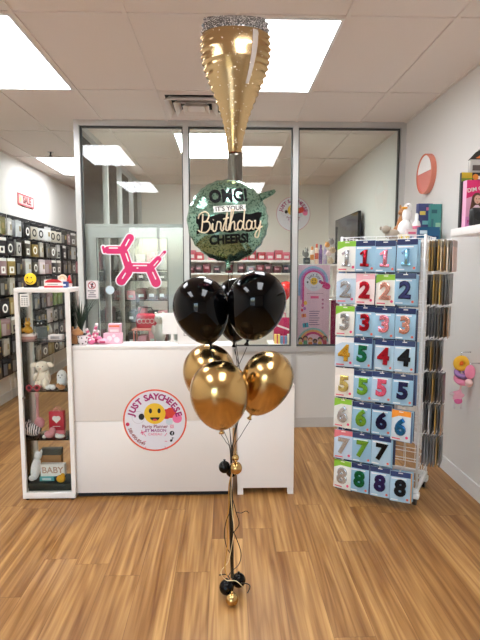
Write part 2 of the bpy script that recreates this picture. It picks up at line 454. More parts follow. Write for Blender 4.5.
# ------------------------------------------------------------------ ceiling lights, vent, sprinkler
fm = MB().m(M_grid)
def light(x, y, label, proto=[]):
    if proto: return dup(proto[0], (x, y, H), label=label)
    t = thing('ceiling_light', label, 'ceiling light', (x, y, H), group='recessed ceiling light panels'); a, b, e = TW/2-.012, TL/2-.012, .018
    f = MB().m(M_wmetal)
    for s in (-1, 1):
        f.b2((s*a, -b, -.012), (s*(a-e), b, -.002)); f.b2((-a+e, s*b, -.012), (a-e, s*(b-e), -.002))
    f.build('frame', t)
    MB().m(M_light).b2((-a+e, -b+e, -.007), (a-e, b-e, -.003)).build('diffuser', t)
    proto.append(t); return t
cxr, cxl, cxc = TX0+TW/2, TX0-2.5*TW, TX0-3.5*TW
ry = lambda j: TY0+TL*(j+.5)
light(cxr, ry(0), 'lit ceiling panel behind the champagne glass balloon')
light(cxl, ry(0), 'lit ceiling panel over the glass display cabinet, cut by the picture edge')
light(cxr, ry(-2), 'lit ceiling panel above the camera, mirrored in the middle glass pane')
light(cxl, ry(-2), 'lit ceiling panel above the camera, mirrored over the door')
ol = light(TX0-TW/2, ry(2), 'lit ceiling panel inside the office, seen through glass beside the champagne glass balloon')
for ch_ in ol.children:
    if ch_.name.startswith('diffuser'): ch_.data = ch_.data.copy(); ch_.data.materials[0] = M_light2
light(cxc, ry(3), 'lit ceiling panel over the aisle beside the merchandise wall')
light(cxc, ry(6), 'small far lit ceiling panel at the end of the aisle, seen through glass')

v = thing('ceiling_vent', 'square stepped ceiling air vent beside the champagne glass balloon', 'air vent', (TX0-TW/2, TY0+TL+.305, H))
def sqring(mb, a0, z0, a1, z1, t=.006):
    vs = []
    for a, z in ((a0, z0), (a1, z1), (a1-t, z1), (a0-t, z0)):
        vs += [(-a, -a, z), (a, -a, z), (a, a, z), (-a, a, z)]
    fs = []
    for L in range(4):
        for k in range(4):
            p, q = L*4+k, L*4+(k+1) % 4; n = ((L+1) % 4)*4
            fs.append((p, q, n+(k+1) % 4, n+k))
    return mb.geo(vs, fs)
MB().m(M_blackm).b2((-.285, -.285, -.004), (.285, .285, -.001)).build('dark_throat', v)
m_ = MB().m(M_grid); sqring(m_, .295, -.004, .25, -.012, .01); m_.build('frame', v)
for a in (.25, .18, .11):
    m_ = MB().m(M_grid); sqring(m_, a, -.055, a-.045, -.012); m_.build('blade', v)
MB().m(M_grid).b2((-.07, -.07, -.05), (.07, .07, -.044)).build('centre_plate', v)
ps = PZ(50.5, 152, H)
s_ = thing('sprinkler_head', 'tiny fire sprinkler head on the ceiling above the merchandise wall', 'sprinkler', (ps.x, ps.y, H))
MB().m(M_chrome).cyl((0, 0, -.003), .035, .008, 16).build('escutcheon', s_)
MB().m(M_blackm).cyl((0, 0, -.025), .01, .04, 10).cyl((0, 0, -.047), .022, .005, 12).build('deflector', s_)

# ------------------------------------------------------------------ daylight
wd = bpy.data.worlds.new('sky'); sc.world = wd; wd.use_nodes = True
nt = wd.node_tree; bg = nt.nodes['Background']; sk = nt.nodes.new('ShaderNodeTexSky')
sk.sky_type = 'NISHITA'; sk.sun_disc = False; sk.sun_elevation = math.radians(48); sk.sun_rotation = math.radians(60); sk.air_density = 1.2; sk.dust_density = 2.5
nt.links.new(sk.outputs[0], bg.inputs[0]); bg.inputs[1].default_value = 2.0

sc.view_settings.view_transform = 'Standard'; sc.view_settings.look = 'None'
sc.view_settings.gamma = 1; sc.view_settings.use_curve_mapping = False
sc.view_settings.exposure = 0.66
sc.cycles.transparent_max_bounces = 24; sc.cycles.max_bounces = 12; sc.cycles.diffuse_bounces = 6; sc.cycles.glossy_bounces = 6
# ================================================================== balloon bouquet
def axis_M(frm, to):
    d = (Vector(to)-Vector(frm)).normalized()
    return d.to_track_quat('Z', 'Y').to_matrix().to_4x4()
def latex(name, cpx, kpx, Y, R, m, label, group, dyk=0.0):
    """teardrop balloon: centre and knot given as picture points at depth Y"""
    c = P(*cpx, Y); k = P(*kpx, Y+dyk)
    t = thing(name, label, 'balloon', k, group=group)
    M = Matrix.Translation(c-k) @ axis_M(k, c)
    L = (c-k).length-.012; prof = []
    for j in range(13):
        s = 1-j/12; prof.append((max(.006, R*(1-s**2.0)**.62), -L*s))
    for j in range(1, 13):
        a = PI/2*j/12; prof.append((max(.0005, R*math.cos(a)), R*1.04*math.sin(a)))
    MB().m(m).lathe(prof, 40, M).build('envelope', t)
    K = Matrix.Translation(c-k) @ axis_M(k, c) @ Matrix.Translation((0, 0, -L))
    MB().m(m).lathe([(.004, .004), (.0065, -.002), (.005, -.008), (.009, -.016), (.0125, -.022), (.011, -.023), (.003, -.018)], 14, K).build('knot', t)
    return k
GB, GG = 'large black latex balloons of the bouquet', 'large chrome gold latex balloons of the bouquet'
knots = []
knots.append(latex('latex_balloon', (201, 306), (211, 347), 2.28, .1285, M_latexk, 'glossy black balloon of the upper tier, the one nearer the door', GB, .0))
knots.append(latex('latex_balloon', (257, 301), (247, 343), 2.195, .129, M_latexk, 'glossy black balloon of the upper tier, the one nearer the number rack', GB, .04))
knots.append(latex('latex_balloon', (237, 303), (234, 345), 2.53, .122, M_latexk, 'glossy black balloon mostly hidden behind the two front black ones', GB))
knots.append(latex('latex_balloon', (219.5, 391), (221.5, 431), 2.10, .127, M_latexg, 'shiny gold balloon at the very front of the bouquet', GG, .05))
knots.append(latex('latex_balloon', (268, 377), (250, 417), 2.26, .118, M_latexg, 'shiny gold balloon leaning toward the number rack', GG, .02))
knots.append(latex('latex_balloon', (209, 371), (218, 412), 2.38, .126, M_latexg, 'shiny gold balloon partly hidden behind the front gold one', GG))

# champagne flute, foil
Yf = 2.30
prof = [(13, 30.2), (17, 32), (24, 33.2), (34, 34), (46, 34.6), (58, 33.8), (70, 31), (80, 27.4), (90, 23.4), (100, 19.4), (110, 15.9), (120, 12.9), (130, 10.4), (140, 8.5), (148, 7.4), (153, 7)]
top = P(235, 19, Yf); bot = P(235, 153, Yf)
ctr = P(235, 60, Yf); pxm = (P(300, 60, Yf)-P(240, 60, Yf)).length/60
fl = thing('foil_balloon', 'gold champagne glass foil balloon with glittery silver rim, highest of the bouquet', 'balloon', (ctr.x, ctr.y, 0), group=None)
fl.location = (ctr.x, Yf, bot.z-.35)
def zof(py): return P(235, py+5.5*(153-py)/140, Yf).z - (bot.z-.35)
def foil_body(mb, rings, depthf, n=56, wr=.5, seed=3):
    """rings: (z, halfwidth, x0); lens cross-section with a crimped seam at both sides"""
    rnd = random.Random(seed); ph = [rnd.uniform(0, 6) for _ in range(4)]
    vs = []; fs = []
    for z, wd_, x0 in rings:
        for k in range(n):
            a = 2*PI*k/n; c, s = math.cos(a), math.sin(a)
            e = abs(c)**6
            d = depthf(z, wd_)*math.copysign(abs(s)**1.25, s)
            d *= 1 + wr*.2*e*math.sin(z*170+ph[0]+1.7*math.sin(z*61)) + .012*wr*math.sin(z*14+a*3+ph[1])
            x = x0 + wd_*c*(1+.035*wr*e*math.sin(z*230+ph[2]+(0 if c > 0 else 2)))
            vs.append((x, d, z))
    m = len(rings)
    for j in range(m-1):
        for k in range(n):
            a, b = j*n+k, j*n+(k+1) % n; fs.append((a, b, b+n, a+n))
    fs.append(tuple(range(n))[::-1]); fs.append(tuple((m-1)*n+k for k in range(n)))
    return mb.geo(vs, fs, None, True)
def interp(prof, y):
    for (a, wa), (b, wb) in zip(prof, prof[1:]):
        if a <= y <= b: return wa+(wb-wa)*(y-a)/(b-a)
    return prof[0][1] if y < prof[0][0] else prof[-1][1]
def fdepth(z, w_):
    t = (z-zof(153))/(zof(13)-zof(153)); return w_*(.62 if t < .75 else .62*max(.12, (1-((t-.75)/.26)**2))**.5)
rows = lambda y0, y1, n: [(zof(y0+(y1-y0)*i/n), interp(prof, y0+(y1-y0)*i/n)*pxm, .004*math.sin((y0+(y1-y0)*i/n)/40)) for i in range(n+1)][::-1]
foil_body(MB().m(M_foilg), rows(29, 153, 90), fdepth, wr=1).build('glass_bowl', fl)
lab(foil_body(MB().m(M_foils), rows(13, 29, 12), fdepth, wr=1).build('rim_band', fl), 'silver glitter rim band')
stem = [(zof(153)-.001*i*0-(zof(153)-.06)*i/24, (.0325 if i < 19 else .0325+.09*((i-19)/5)**1.5), 0) for i in range(25)][::-1]
foil_body(MB().m(M_foilst), stem, lambda z, w_: min(w_, .04)*.55, n=32, wr=.5).build('stem', fl)
# white printed bubbles and highlight stripe of the glass
bu = MB().m(mat('bubble_print', (238, 226, 200), .4)); rnd = random.Random(5)
def fsurf(x, z):
    y = 153-(z-zof(153))/(zof(13)-zof(153))*140; w_ = interp(prof, y)*pxm
    c = max(-1, min(1, x/w_)); return -fdepth(z, w_)*(1-c*c)**.625-.0022
for i in range(95):
    y = rnd.uniform(32, 148); w_ = interp(prof, y)*pxm; x = rnd.uniform(-.8, .8)*w_ if i % 3 else rnd.gauss(0, .12)*w_; z = zof(y)
    if abs(x) < .85*w_: bu.ball((x, fsurf(x, z), z), (.0022*rnd.uniform(.6, 1.3), .0008, .0022*rnd.uniform(.6, 1.3)), 6)
bu.build('bubble_print', fl)['kind'] = 'stuff'
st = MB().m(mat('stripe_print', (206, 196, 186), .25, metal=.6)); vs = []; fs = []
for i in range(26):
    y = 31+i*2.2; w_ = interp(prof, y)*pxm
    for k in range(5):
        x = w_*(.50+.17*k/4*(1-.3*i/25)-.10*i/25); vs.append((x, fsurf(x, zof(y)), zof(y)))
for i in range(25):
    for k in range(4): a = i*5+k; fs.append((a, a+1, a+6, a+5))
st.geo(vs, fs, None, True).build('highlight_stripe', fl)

# round birthday foil balloon
Yb = 2.18
bc = P(228, 221, Yb); R = 40.5*(P(300, 221, Yb)-P(240, 221, Yb)).length/60
bd = thing('foil_balloon', 'round mint green birthday cheers foil balloon in front of the flute stem', 'balloon', (bc.x, bc.y, bc.z-R-.02), rz=math.radians(4))
BM = Matrix.Translation((0, 0, R+.02)) @ Matrix.Rotation(math.radians(-4), 4, 'Y')
def bsurf(r): u = min(1, r/R); return .085*(1-u**2.3)**.62
def round_half(mb, sgn):
    n, m = 96, 26; vs = [(0, sgn*bsurf(0), 0)]; fs = []
    for j in range(1, m+1):
        u = (j/m)**.8; r = R*u
        for k in range(n):
            a = 2*PI*k/n; e = max(0, (u-.55)/.45)**2
            rr = r*(1+.012*e*math.sin(a*23+2*math.sin(a*3)))
            d = bsurf(r)+.007*e*(1-u*.6)*math.sin(a*29+3*math.sin(a*2))
            if j == m: d = 0
            vs.append((rr*math.cos(a), sgn*max(0, d), rr*math.sin(a)))
    for k in range(n): fs.append((0, 1+k, 1+(k+1) % n))
    for j in range(m-1):
        for k in range(n): a, b = 1+j*n+k, 1+j*n+(k+1) % n; fs.append((a, b, b+n, a+n))
    return mb.geo(vs, fs, BM, True)
round_half(MB().m(M_foilm), -1).build('front_film', bd)
lab(round_half(MB().m(M_foilp), 1).build('back_film', bd), 'pink back of the foil')
MB().m(M_foilm).prism([(R*.76, R*.6), (R*1.0, R*.66), (R*1.2, R*.70), (R*1.24, R*.64), (R*1.16, R*.57), (R*.84, R*.42)], .004, BM).build('filling_tab', bd)
def drape(mb, verts, faces, lift):
    vs = []
    for x, y, z in verts: vs.append((x, -bsurf(math.hypot(x, z))-lift+y*.0, z))
    return mb.geo(vs, faces, BM)
def drape_text(mb, s, size, x, z, lift, off=0, sx=1, rot=0):
    vs, fs = text_geo(s, size, 0, off, 0)
    b = bmesh.new(); bv = [b.verts.new(v) for v in vs]
    for f in fs:
        try: b.faces.new([bv[i] for i in f])
        except ValueError: pass
    bmesh.ops.triangulate(b, faces=list(b.faces))
    for _ in range(3):
        e = [e for e in b.edges if e.calc_length() > .008]
        if e: bmesh.ops.subdivide_edges(b, edges=e, cuts=1); bmesh.ops.triangulate(b, faces=list(b.faces))
    b.verts.index_update()
    out = [(v.co.x*sx+x, 0, v.co.y+z) for v in b.verts]; fo = [[v.index for v in f.verts] for f in b.faces]; b.free()
    return drape(mb, out, fo, lift)
def drape_quad(mb, x0, x1, z0, z1, lift, nx=24, nz=6, ragged=0):
    vs = []; fs = []; rr = random.Random(2)
    jit = [rr.uniform(0, ragged) for _ in range(nz+1)]
    for j in range(nz+1):
        for i in range(nx+1):
            z = z0+(z1-z0)*j/nz + ragged*.35*math.sin(i*.9)*(1 if j in (0, nz) else 0); a = x0-jit[j]; b_ = x1+jit[nz-j]
            vs.append((a+(b_-a)*i/nx, 0, z))
    for j in range(nz):
        for i in range(nx): a = j*(nx+1)+i; fs.append((a, a+1, a+nx+2, a+nx+1))
    return drape(mb, vs, fs, lift)
Mk = mat('print_black', (8, 9, 9), .6, spec=.2); Mw = mat('print_white', (236, 234, 228), .4)
pk = MB().m(Mk)
drape_text(pk, 'OMG!', .074, .004, .096, .003, off=.0028, sx=.84)
drape_text(pk, 'CHEERS!', .05, -.006, -.083, .003, off=.0022, sx=.88)
drape_quad(pk, -.128, .128, -.052, .020, .0022, ragged=.012)
pk.build('black_print', bd)
pw = MB().m(Mw); drape_quad(pw, -.062, .070, .030, .056, .0022, ragged=.002)
pw.build('white_banner', bd)
pt = MB().m(Mk); drape_text(pt, "IT'S YOUR", .026, .003, .043, .0035, off=.0004, sx=1.0); pt.build('banner_lettering', bd)
# hand-lettered script word
SCR = {'B': ([[(.12, .05), (.2, .45), (.27, .98)], [(.0, .75), (.1, .98), (.4, 1.08), (.58, .88), (.45, .6), (.25, .55)], [(.25, .55), (.55, .52), (.6, .25), (.4, .0), (.1, .02), (-.05, .15)]], .66),
 'i': ([[(.0, .1), (.1, .42), (.08, .1), (.18, .0), (.3, .15)], [(.15, .6), (.17, .63)]], .26),
 'r': ([[(.0, .1), (.1, .45), (.14, .5), (.28, .42), (.26, .1), (.34, .0), (.44, .12)]], .38),
 't': ([[(.0, .1), (.2, .6), (.3, .95), (.24, .6), (.16, .1), (.25, .0), (.36, .12)], [(.05, .62), (.38, .68)]], .3),
 'h': ([[(.0, .1), (.25, .7), (.36, 1.05), (.26, 1.08), (.16, .6), (.08, .0)], [(.08, .0), (.18, .35), (.34, .45), (.36, .25), (.34, .05), (.44, .0), (.54, .12)]], .48),
 'd': ([[(.36, .4), (.2, .48), (.06, .3), (.08, .04), (.24, .02), (.38, .35)], [(.5, 1.08), (.42, .6), (.36, .12), (.46, .0), (.56, .12)]], .5),
 'a': ([[(.36, .4), (.2, .48), (.06, .3), (.08, .04), (.24, .02), (.36, .3), (.38, .44)], [(.38, .44), (.34, .1), (.44, .0), (.54, .12)]], .48),
 'y': ([[(.02, .4), (.1, .45), (.08, .15), (.2, .02), (.34, .2), (.42, .45)], [(.42, .45), (.34, .0), (.22, -.42), (.05, -.4), (.12, -.15), (.5, .15)]], .5)}
def smooth_path(pts, n=6):
    if len(pts) < 3: return [Vector((p[0], p[1])) for p in pts]
    q = [Vector((p[0], p[1])) for p in pts]; q = [q[0]*2-q[1]]+q+[q[-1]*2-q[-2]]; out = []
    for i in range(1, len(q)-2):
        for k in range(n):
            t = k/n; a, b, c, d = q[i-1:i+3]
            out.append(.5*((2*b)+(c-a)*t+(2*a-5*b+4*c-d)*t*t+(3*b-a-3*c+d)*t**3))
    out.append(q[-2]); return out
sp = MB().m(mat('script_print', (232, 216, 186), .3)); x = -.128; S = .076
for ch in 'Birthday':
    strokes, adv = SCR[ch]
    for s in strokes:
        pts = []
        for v_ in smooth_path(s):
            X = x+v_.x*S; Z = -.046+v_.y*S; pts.append(BM @ Vector((X, -bsurf(math.hypot(X, Z))-.004, Z)))
        sp.tube(pts, .0032, 5)
    x += adv*S*.985
sp.build('script_lettering', bd)
MB().m(M_foilm).lathe([(.012, .02), (.009, 0), (.014, -.022)], 10, Matrix.Translation((0, 0, .005))).build('neck', bd)
# filling neck reaches down

# mini balloons half way down, the weight, and the ribbons
def mini(px, py, Y, r, m, label, group):
    c = P(px, py, Y); t = thing('mini_balloon', label, 'balloon', (c.x, c.y, c.z-r), group=group)
    MB().m(m).ball((0, 0, r), (r, r, r*1.05), 24).build('envelope', t)
    MB().m(m).lathe([(.003, 0), (.0045, .006), (.006, .011)], 10, Matrix.Translation((0, -.006, r*2.0))).build('knot', t)
    return c
GM = 'mini balloons tied half way down the ribbons'
mini(224.5, 467, 2.25, .0275, M_latexk, 'mini black balloon on the ribbons beside the mini gold pair', GM)
mini(236, 468, 2.225, .0285, M_latexg, 'larger mini gold balloon tied half way down the ribbons', GM)
mini(235.5, 457.8, 2.255, .0165, M_latexg, 'smallest gold balloon, sitting on top of the larger mini gold one', GM)
mini(231.5, 471, 2.285, .0275, M_latexk, 'mini black balloon tucked behind the mini gold one on the ribbons', GM)
GW = 'mini balloons of the floor weight'
def fmini(px, Y, z, r, m, label):
    c = P(px, 590, Y); t = thing('mini_balloon', label, 'balloon', (c.x, Y, z-r), group=GW)
    MB().m(m).ball((0, 0, r), r, 24).build('envelope', t)
    MB().m(m).lathe([(.003, 0), (.0045, .006), (.006, .011)], 10, Matrix.Translation((0, 0, r*2-.003))).build('knot', t)
fmini(232, 2.213, .030, .030, M_latexg, 'mini gold balloon lying on the floor at the ribbon ends')
fmini(226.6, 2.272, .052, .036, M_latexk, 'mini black balloon of the floor weight, on the door side of the ribbons')
fmini(238.6, 2.320, .055, .035, M_latexk, 'mini black balloon of the floor weight, on the rack side of the ribbons')
def ribbon(pts, r, m, label, group, n=5, steps=8):
    q = [Vector(p) for p in pts]; out = []
    if len(q) > 2:
        q = [q[0]*2-q[1]]+q+[q[-1]*2-q[-2]]
        for i in range(1, len(q)-2):
            for k in range(steps):
                t = k/steps; a, b, c, d = q[i-1:i+3]
                out.append(.5*((2*b)+(c-a)*t+(2*a-5*b+4*c-d)*t*t+(3*b-a-3*c+d)*t**3))
        out.append(q[-2])
    else: out = q
    base = out[-1].copy(); o = MB().m(m).tube([p-base for p in out], r, n).build('ribbon', loc=base)
    return tag(o, label, 'ribbon', group)
GR = 'thin black ribbons of the balloon bouquet'
names = ['the black balloon near the door', 'the black balloon near the rack', 'the hidden black balloon', 'the front gold balloon', 'the gold balloon leaning to the rack', 'the gold balloon behind the front one']
kk = list(knots) + [Vector((bc.x, bc.y+.004, bc.z-R-.03)), Vector((ctr.x, Yf+.01, bot.z-.36))]
names += ['the round birthday foil balloon', 'the champagne glass foil balloon']
gx = [231.0, 231.8, 232.4, 230.2, 233, 230.6, 232, 231.4]
for i, k in enumerate(kk):
    g0 = P(gx[i], 452, 2.27+.004*i); g1 = P(229.5+i*.45, 500, 2.262+.003*i); g2 = P(231+i*.35, 575, 2.265+.004*i)
    extra = {6: [P(230, 303, 2.36)], 7: [P(231.5, 303, 2.366)], 2: [P(240, 372, 2.42), P(238, 395, 2.30)], 0: [P(217, 371, 2.245)]}.get(i, [])
    mid = P(226+2.2*i, 395, 2.236) if i in (0, 1, 6, 7) else (P(236, 420, 2.285) if i == 2 else k.lerp(g0, .5))
    ribbon([k+Vector((0, 0, -.018))] + extra + [mid, g0, g1, P(230+i*.45, 540, 2.265+.003*i), g2, Vector((g2.x, 2.275+.003*i, .1))], .0017, M_ribk,
           'thin black ribbon running from %s to the floor weight' % names[i], GR)
def curl(pxs, m, label, group, Y=2.24, r=.0018, coil=0, turns=0):
    pts = [P(px, py, Y+(i % 2)*.008) for i, (px, py) in enumerate(pxs)]
    return ribbon(pts, r, m, label, group)
GC = 'loose curling ribbon ends of the bouquet'
curl([(232, 472), (229, 486), (229, 505), (227, 520), (228, 540), (226, 556), (225, 568), (227, 576)], M_ribg, 'loose gold ribbon falling from the mini gold balloon', GC, r=.0028)
curl([(232, 474), (231, 495), (232.5, 515), (234, 530), (231, 550), (228, 562), (221, 572), (226, 580), (236, 581), (244, 588)], mat('pale_ribbon', (236, 214, 166), .35), 'loose pale ribbon curling round the floor weight', GC, r=.0018)
curl([(233, 500), (236, 512), (239, 524), (233, 534), (230, 546)], M_ribk, 'short black ribbon curl below the mini balloons', GC)
curl([(232, 528), (237, 540), (241, 553), (239, 564), (231, 572), (228, 577)], M_ribk, 'wide black ribbon loop bulging toward the rack above the weight', GC)
curl([(231, 510), (226, 522), (224.5, 535), (227, 548), (232, 555)], M_ribk, 'black ribbon curl on the door side of the ribbons', GC)
curl([(230, 579), (226, 574.5), (219, 575)], M_ribk, 'short black ribbon tail sticking out sideways above the weight', GC, Y=2.25, r=.0024)
curl([(241, 583), (248, 584), (250, 587), (247.5, 593)], M_ribk, 'black curled ribbon hook beside the weight', GC, Y=2.27, r=.0024)
curl([(236, 512), (241, 513), (246, 511), (249, 513)], M_ribk, 'stray black ribbon tail poking out toward the rack', GC, r=.0014)

# ================================================================== reception counter
Yc = 3.37
cx0, cx1 = P(73.5, 400, Yc).x, P(232.5, 400, Yc).x; ctz = P(150, 345.5, Yc).z
cn = thing('reception_counter', 'long white wood-look reception counter with the round shop emblem on its front', 'counter', ((cx0+cx1)/2, Yc, 0))
wd_ = cx1-cx0
zseam = P(150, 421, Yc).z
MB().m(M_wgrain).b2((-wd_/2, 0, .03), (wd_/2, .02, zseam-.0015), bev=.001).b2((-wd_/2, 0, zseam+.0015), (wd_/2, .02, ctz-.0295), bev=.001).build('front_panel', cn)
for x in (-wd_/2+.005, wd_/2-.025): MB().m(M_white).b2((x, .02, .03), (x+.02, .2, ctz-.03)).build('side_panel', cn)
MB().m(M_white).b2((-wd_/2, 0, ctz-.029), (wd_/2, .2, ctz), bev=.002).build('countertop', cn)
MB().m(M_blackm).b2((-wd_/2+.01, .015, 0), (wd_/2-.01, .18, .03)).build('plinth', cn)
cb = thing('storage_cabinet', 'low white cabinet on short legs, against the rack side of the counter', 'cabinet', ((P(237.5, 440, Yc).x+P(294, 440, Yc).x)/2, Yc, 0))
w2 = (P(294, 440, Yc).x-P(237.5, 440, Yc).x)/2; ch = P(290, 385, Yc).z
MB().m(M_wmetal).b2((-w2, .016, .055), (w2, .39, ch-.02), bev=.002).build('body', cb)
MB().m(M_white).b2((-w2, 0, .05), (w2, .016, ch-.022), bev=.001).build('front_panel', cb)
MB().m(M_white).b2((-w2, -.002, ch-.02), (w2, .4, ch), bev=.002).build('top_panel', cb)
for sx in (-1, 1):
    for y in (.005, .345):
        a = sx*w2; MB().m(M_white).b2((a, y, 0), (a-sx*.04, y+.04, .05)).build('leg', cb)

# round shop emblem; also used on the office wall (without the code square)
def emblem(name, label, cat, c, R, ringcol, full=True):
    t = thing(name, label, cat, c)
    y = 0
    MB().m(mat('emblem_white', (232, 232, 240), .35)).disc((0, 0, -.002), R, .002, 64).build('disc', t)
    MB().m(mat('emblem_ring_%d' % ringcol[0], ringcol, .4)).ring((0, 0, -.0028), R*(.95 if full else .98), R*1.0, .0012, 72).build('ring', t)
    d = -.0032
    for nm, cc, x, z, r, dy, sz in (('printed_balloon', ('emblem_red', (224, 66, 52)), .50, .24, .17, .0004, 1), ('printed_balloon', ('emblem_redd', (206, 30, 62)), .36, .20, .16, .0008, 1), ('printed_balloon', ('emblem_pink', (240, 120, 170)), .70, .06, .15, 0, 1),
                                ('printed_balloon', ('emblem_black', (14, 14, 16)), -.42, .12, .09, 0, 1.15), ('printed_balloon', ('emblem_pale', (206, 220, 228)), .45, -.05, .11, .001, 1)):
        MB().m(mat(cc[0], cc[1], .4)).disc((R*x, R*z, d+dy), R*r, .001, sz=sz).build(nm, t)
    MB().m(mat('emblem_line', (196, 192, 200), .5)).ring((-R*.52, R*.10, d), R*.19, R*.2, .001, 30).build('printed_outline', t)
    s = MB().m(mat('smiley_yellow', (240, 196, 44), .4)).disc((0, R*.22, d-.0008), R*.335, .0012, 40).build('smiley_face', t)
    f = MB().m(mat('emblem_black', (14, 14, 16), .4))
    for sx in (-1, 1): f.disc((sx*R*.135, R*.31, d-.0016), R*.05, .001, sz=1.6)
    f.disc((0, R*.10, d-.0016), R*.15, .001, a0=PI, a1=2*PI, sz=.75)
    f.m(mat('emblem_tongue', (214, 70, 80), .4)).disc((0, R*.02, d-.0022), R*.07, .0008, sz=.5)
    f.build('eyes_and_mouth', s)
    L = MB().m(mat('emblem_magenta', (166, 30, 112), .4))
    L.arc_text('JUST SAYCHEESE', R*.27, (0, 0), R*.76, math.radians(171), math.radians(9), d, .0006, off=R*.011)
    L.build('arched_name', t); L = MB()
    L.m(mat('emblem_maroon', (140, 40, 70), .4))
    L.text('Party Planner', R*.15, Matrix.Translation((0, d, -R*.20)), .0005, R*.002)
    L.build('tagline', t); L = MB()
    L.m(mat('emblem_violet', (150, 40, 130), .4)).text('ET MAISON', R*.13, Matrix.Translation((R*.02, d, -R*.33)), .0005, R*.002)
    L.build('second_line', t); L = MB()
    L.m(mat('emblem_rose', (222, 70, 130), .4)).text('CADEAU', R*.11, Matrix.Translation((R*.0, d, -R*.45)), .0005)
    L.build('third_line', t)
    if full:
        L = MB()
        L.m(mat('emblem_brown', (150, 60, 70), .4)).arc_text('581-490-8549', R*.15, (0, 0), R*.845, math.radians(197), math.radians(247), d, .0005, off=R*.002, inward=True)
        L.build('phone_number', t)
        MB().m(mat('emblem_rosed', (196, 40, 90), .4)).disc((-R*.86, -R*.12, d), R*.06, .0008).build('phone_icon', t)
    if full:
        rose, blk = mat('emblem_rose', (222, 70, 130), .4), mat('emblem_black', (14, 14, 16), .4)
        MB().m(rose).ring((R*.53, -R*.20, d), R*.06, R*.075, .0008, 4, a0=PI/4, a1=2*PI+PI/4).ring((R*.53, -R*.20, d), R*.025, R*.036, .0008, 16).build('camera_icon', t)
        MB().m(blk).disc((R*.53, -R*.42, d), R*.075, .0008).m(mat('emblem_white', (232, 232, 240), .35)).text('f', R*.13, Matrix.Translation((R*.535, d-.0006, -R*.43)), .0004, R*.003).build('round_icon', t)
        MB().m(blk).disc((R*.50, -R*.66, d), R*.04, .0008).b2((R*.525, d, -R*.66), (R*.545, d+.0008, -R*.55)).b2((R*.545, d+.0001, -R*.585), (R*.59, d+.0008, -R*.565)).build('note_icon', t)
        for a in (-.35, 0, .35):
            for sx in (-1, 1): MB().m(rose).capsule((sx*R*.30, -R*(.68)+R*a*.5), (sx*R*.37, -R*.68+R*a*.75), R*.008, .0006, d).build('ray_mark', t)
        MB().m(rose).capsule((-R*.45, -R*.40), (-R*.30, -R*.36), R*.014, .0006, d).capsule((-R*.40, -R*.45), (-R*.42, -R*.33), R*.014, .0006, d).build('cross_mark', t)
    return t
ec = P(155, 420.3, Yc); Rl = 31.8*(P(200, 420, Yc)-P(140, 420, Yc)).length/60
emblem('shop_emblem', 'round white shop emblem with smiley and coral ring, stuck to the counter front', 'emblem', (ec.x, Yc+.0005, ec.z), Rl, (228, 92, 66))
# ================================================================== number balloon rack
ra = math.atan2(-.53, .85)
rk = thing('display_rack', 'white wire display rack on casters, hung with packs of number balloons', 'display rack', (1.132, 3.465, 0), rz=ra)
RM = Matrix.Translation((1.132, 3.465, 0)) @ Matrix.Rotation(ra, 4, 'Z')
hw, hd, zt, zb = .275, .17, 1.80, .17
for sx in (-1, 1):
    for sy in (-1, 1): MB().m(M_wmetal).tube([(sx*hw, sy*hd, zb-.05), (sx*hw, sy*hd, zt)], .009, 8).build('post', rk)
def grid(a, b, n):   # vertical wire panel between two plan points
    a, b = Vector(a), Vector(b); mb = MB().m(M_wmetal); k = max(2, int((b-a).length/.075))
    for i in range(1, k):
        p = a.lerp(b, i/k); mb.tube([(p.x, p.y, zb), (p.x, p.y, zt-.004)], .0022, 4)
    for j in range(23):
        z = zb+(zt-zb-.006)*j/22; mb.tube([(a.x, a.y, z), (b.x, b.y, z)], .0026, 4)
    return mb.build('wire_panel', rk)
c4 = [(-hw, -hd), (hw, -hd), (hw, hd), (-hw, hd)]
for i in range(4): grid(c4[i], c4[(i+1) % 4], i)
bf = MB().m(M_wmetal)
for s_ in (-1, 1):
    bf.b2((-hw-.012, s_*hd-.012, .09), (hw+.012, s_*hd+.012, .118), bev=.003); bf.b2((s_*hw-.0115, -hd+.0125, .0905), (s_*hw+.0115, hd-.0125, .1175), bev=.003)
bf.build('base', rk)
for sx in (-1, 1):
    for sy in (-1, 1):
        cst = MB().m(M_wmetal).b2((sx*(hw-.01)-.028, sy*(hd-.01)-.028, .05), (sx*(hw-.01)+.028, sy*(hd-.01)+.028, .085), bev=.004).build('caster', rk)
        MB().m(M_black).cyl((sx*(hw-.01), sy*(hd-.01), .028), .028, .022, 18, axis='X').build('wheel', cst)
colx = [-.195, -.067, .063, .193]
ztop = lambda r: 1.765-.2135*r
hookp = []
def hook(M0, L, z, x, y, ang):
    o = MB().m(M_wmetal).tube([(0, 0, 0), (0, -L, .004), (0, -L-.008, .016)], .0028, 5).build('hook', rk, (x, y, z), ang) if not hookp else None
    if o is None:
        o = hookp[0].copy(); C.objects.link(o); o.location = (x, y, z); o.rotation_euler.z = ang
    else: hookp.append(o)
PW, PH = .128, .2
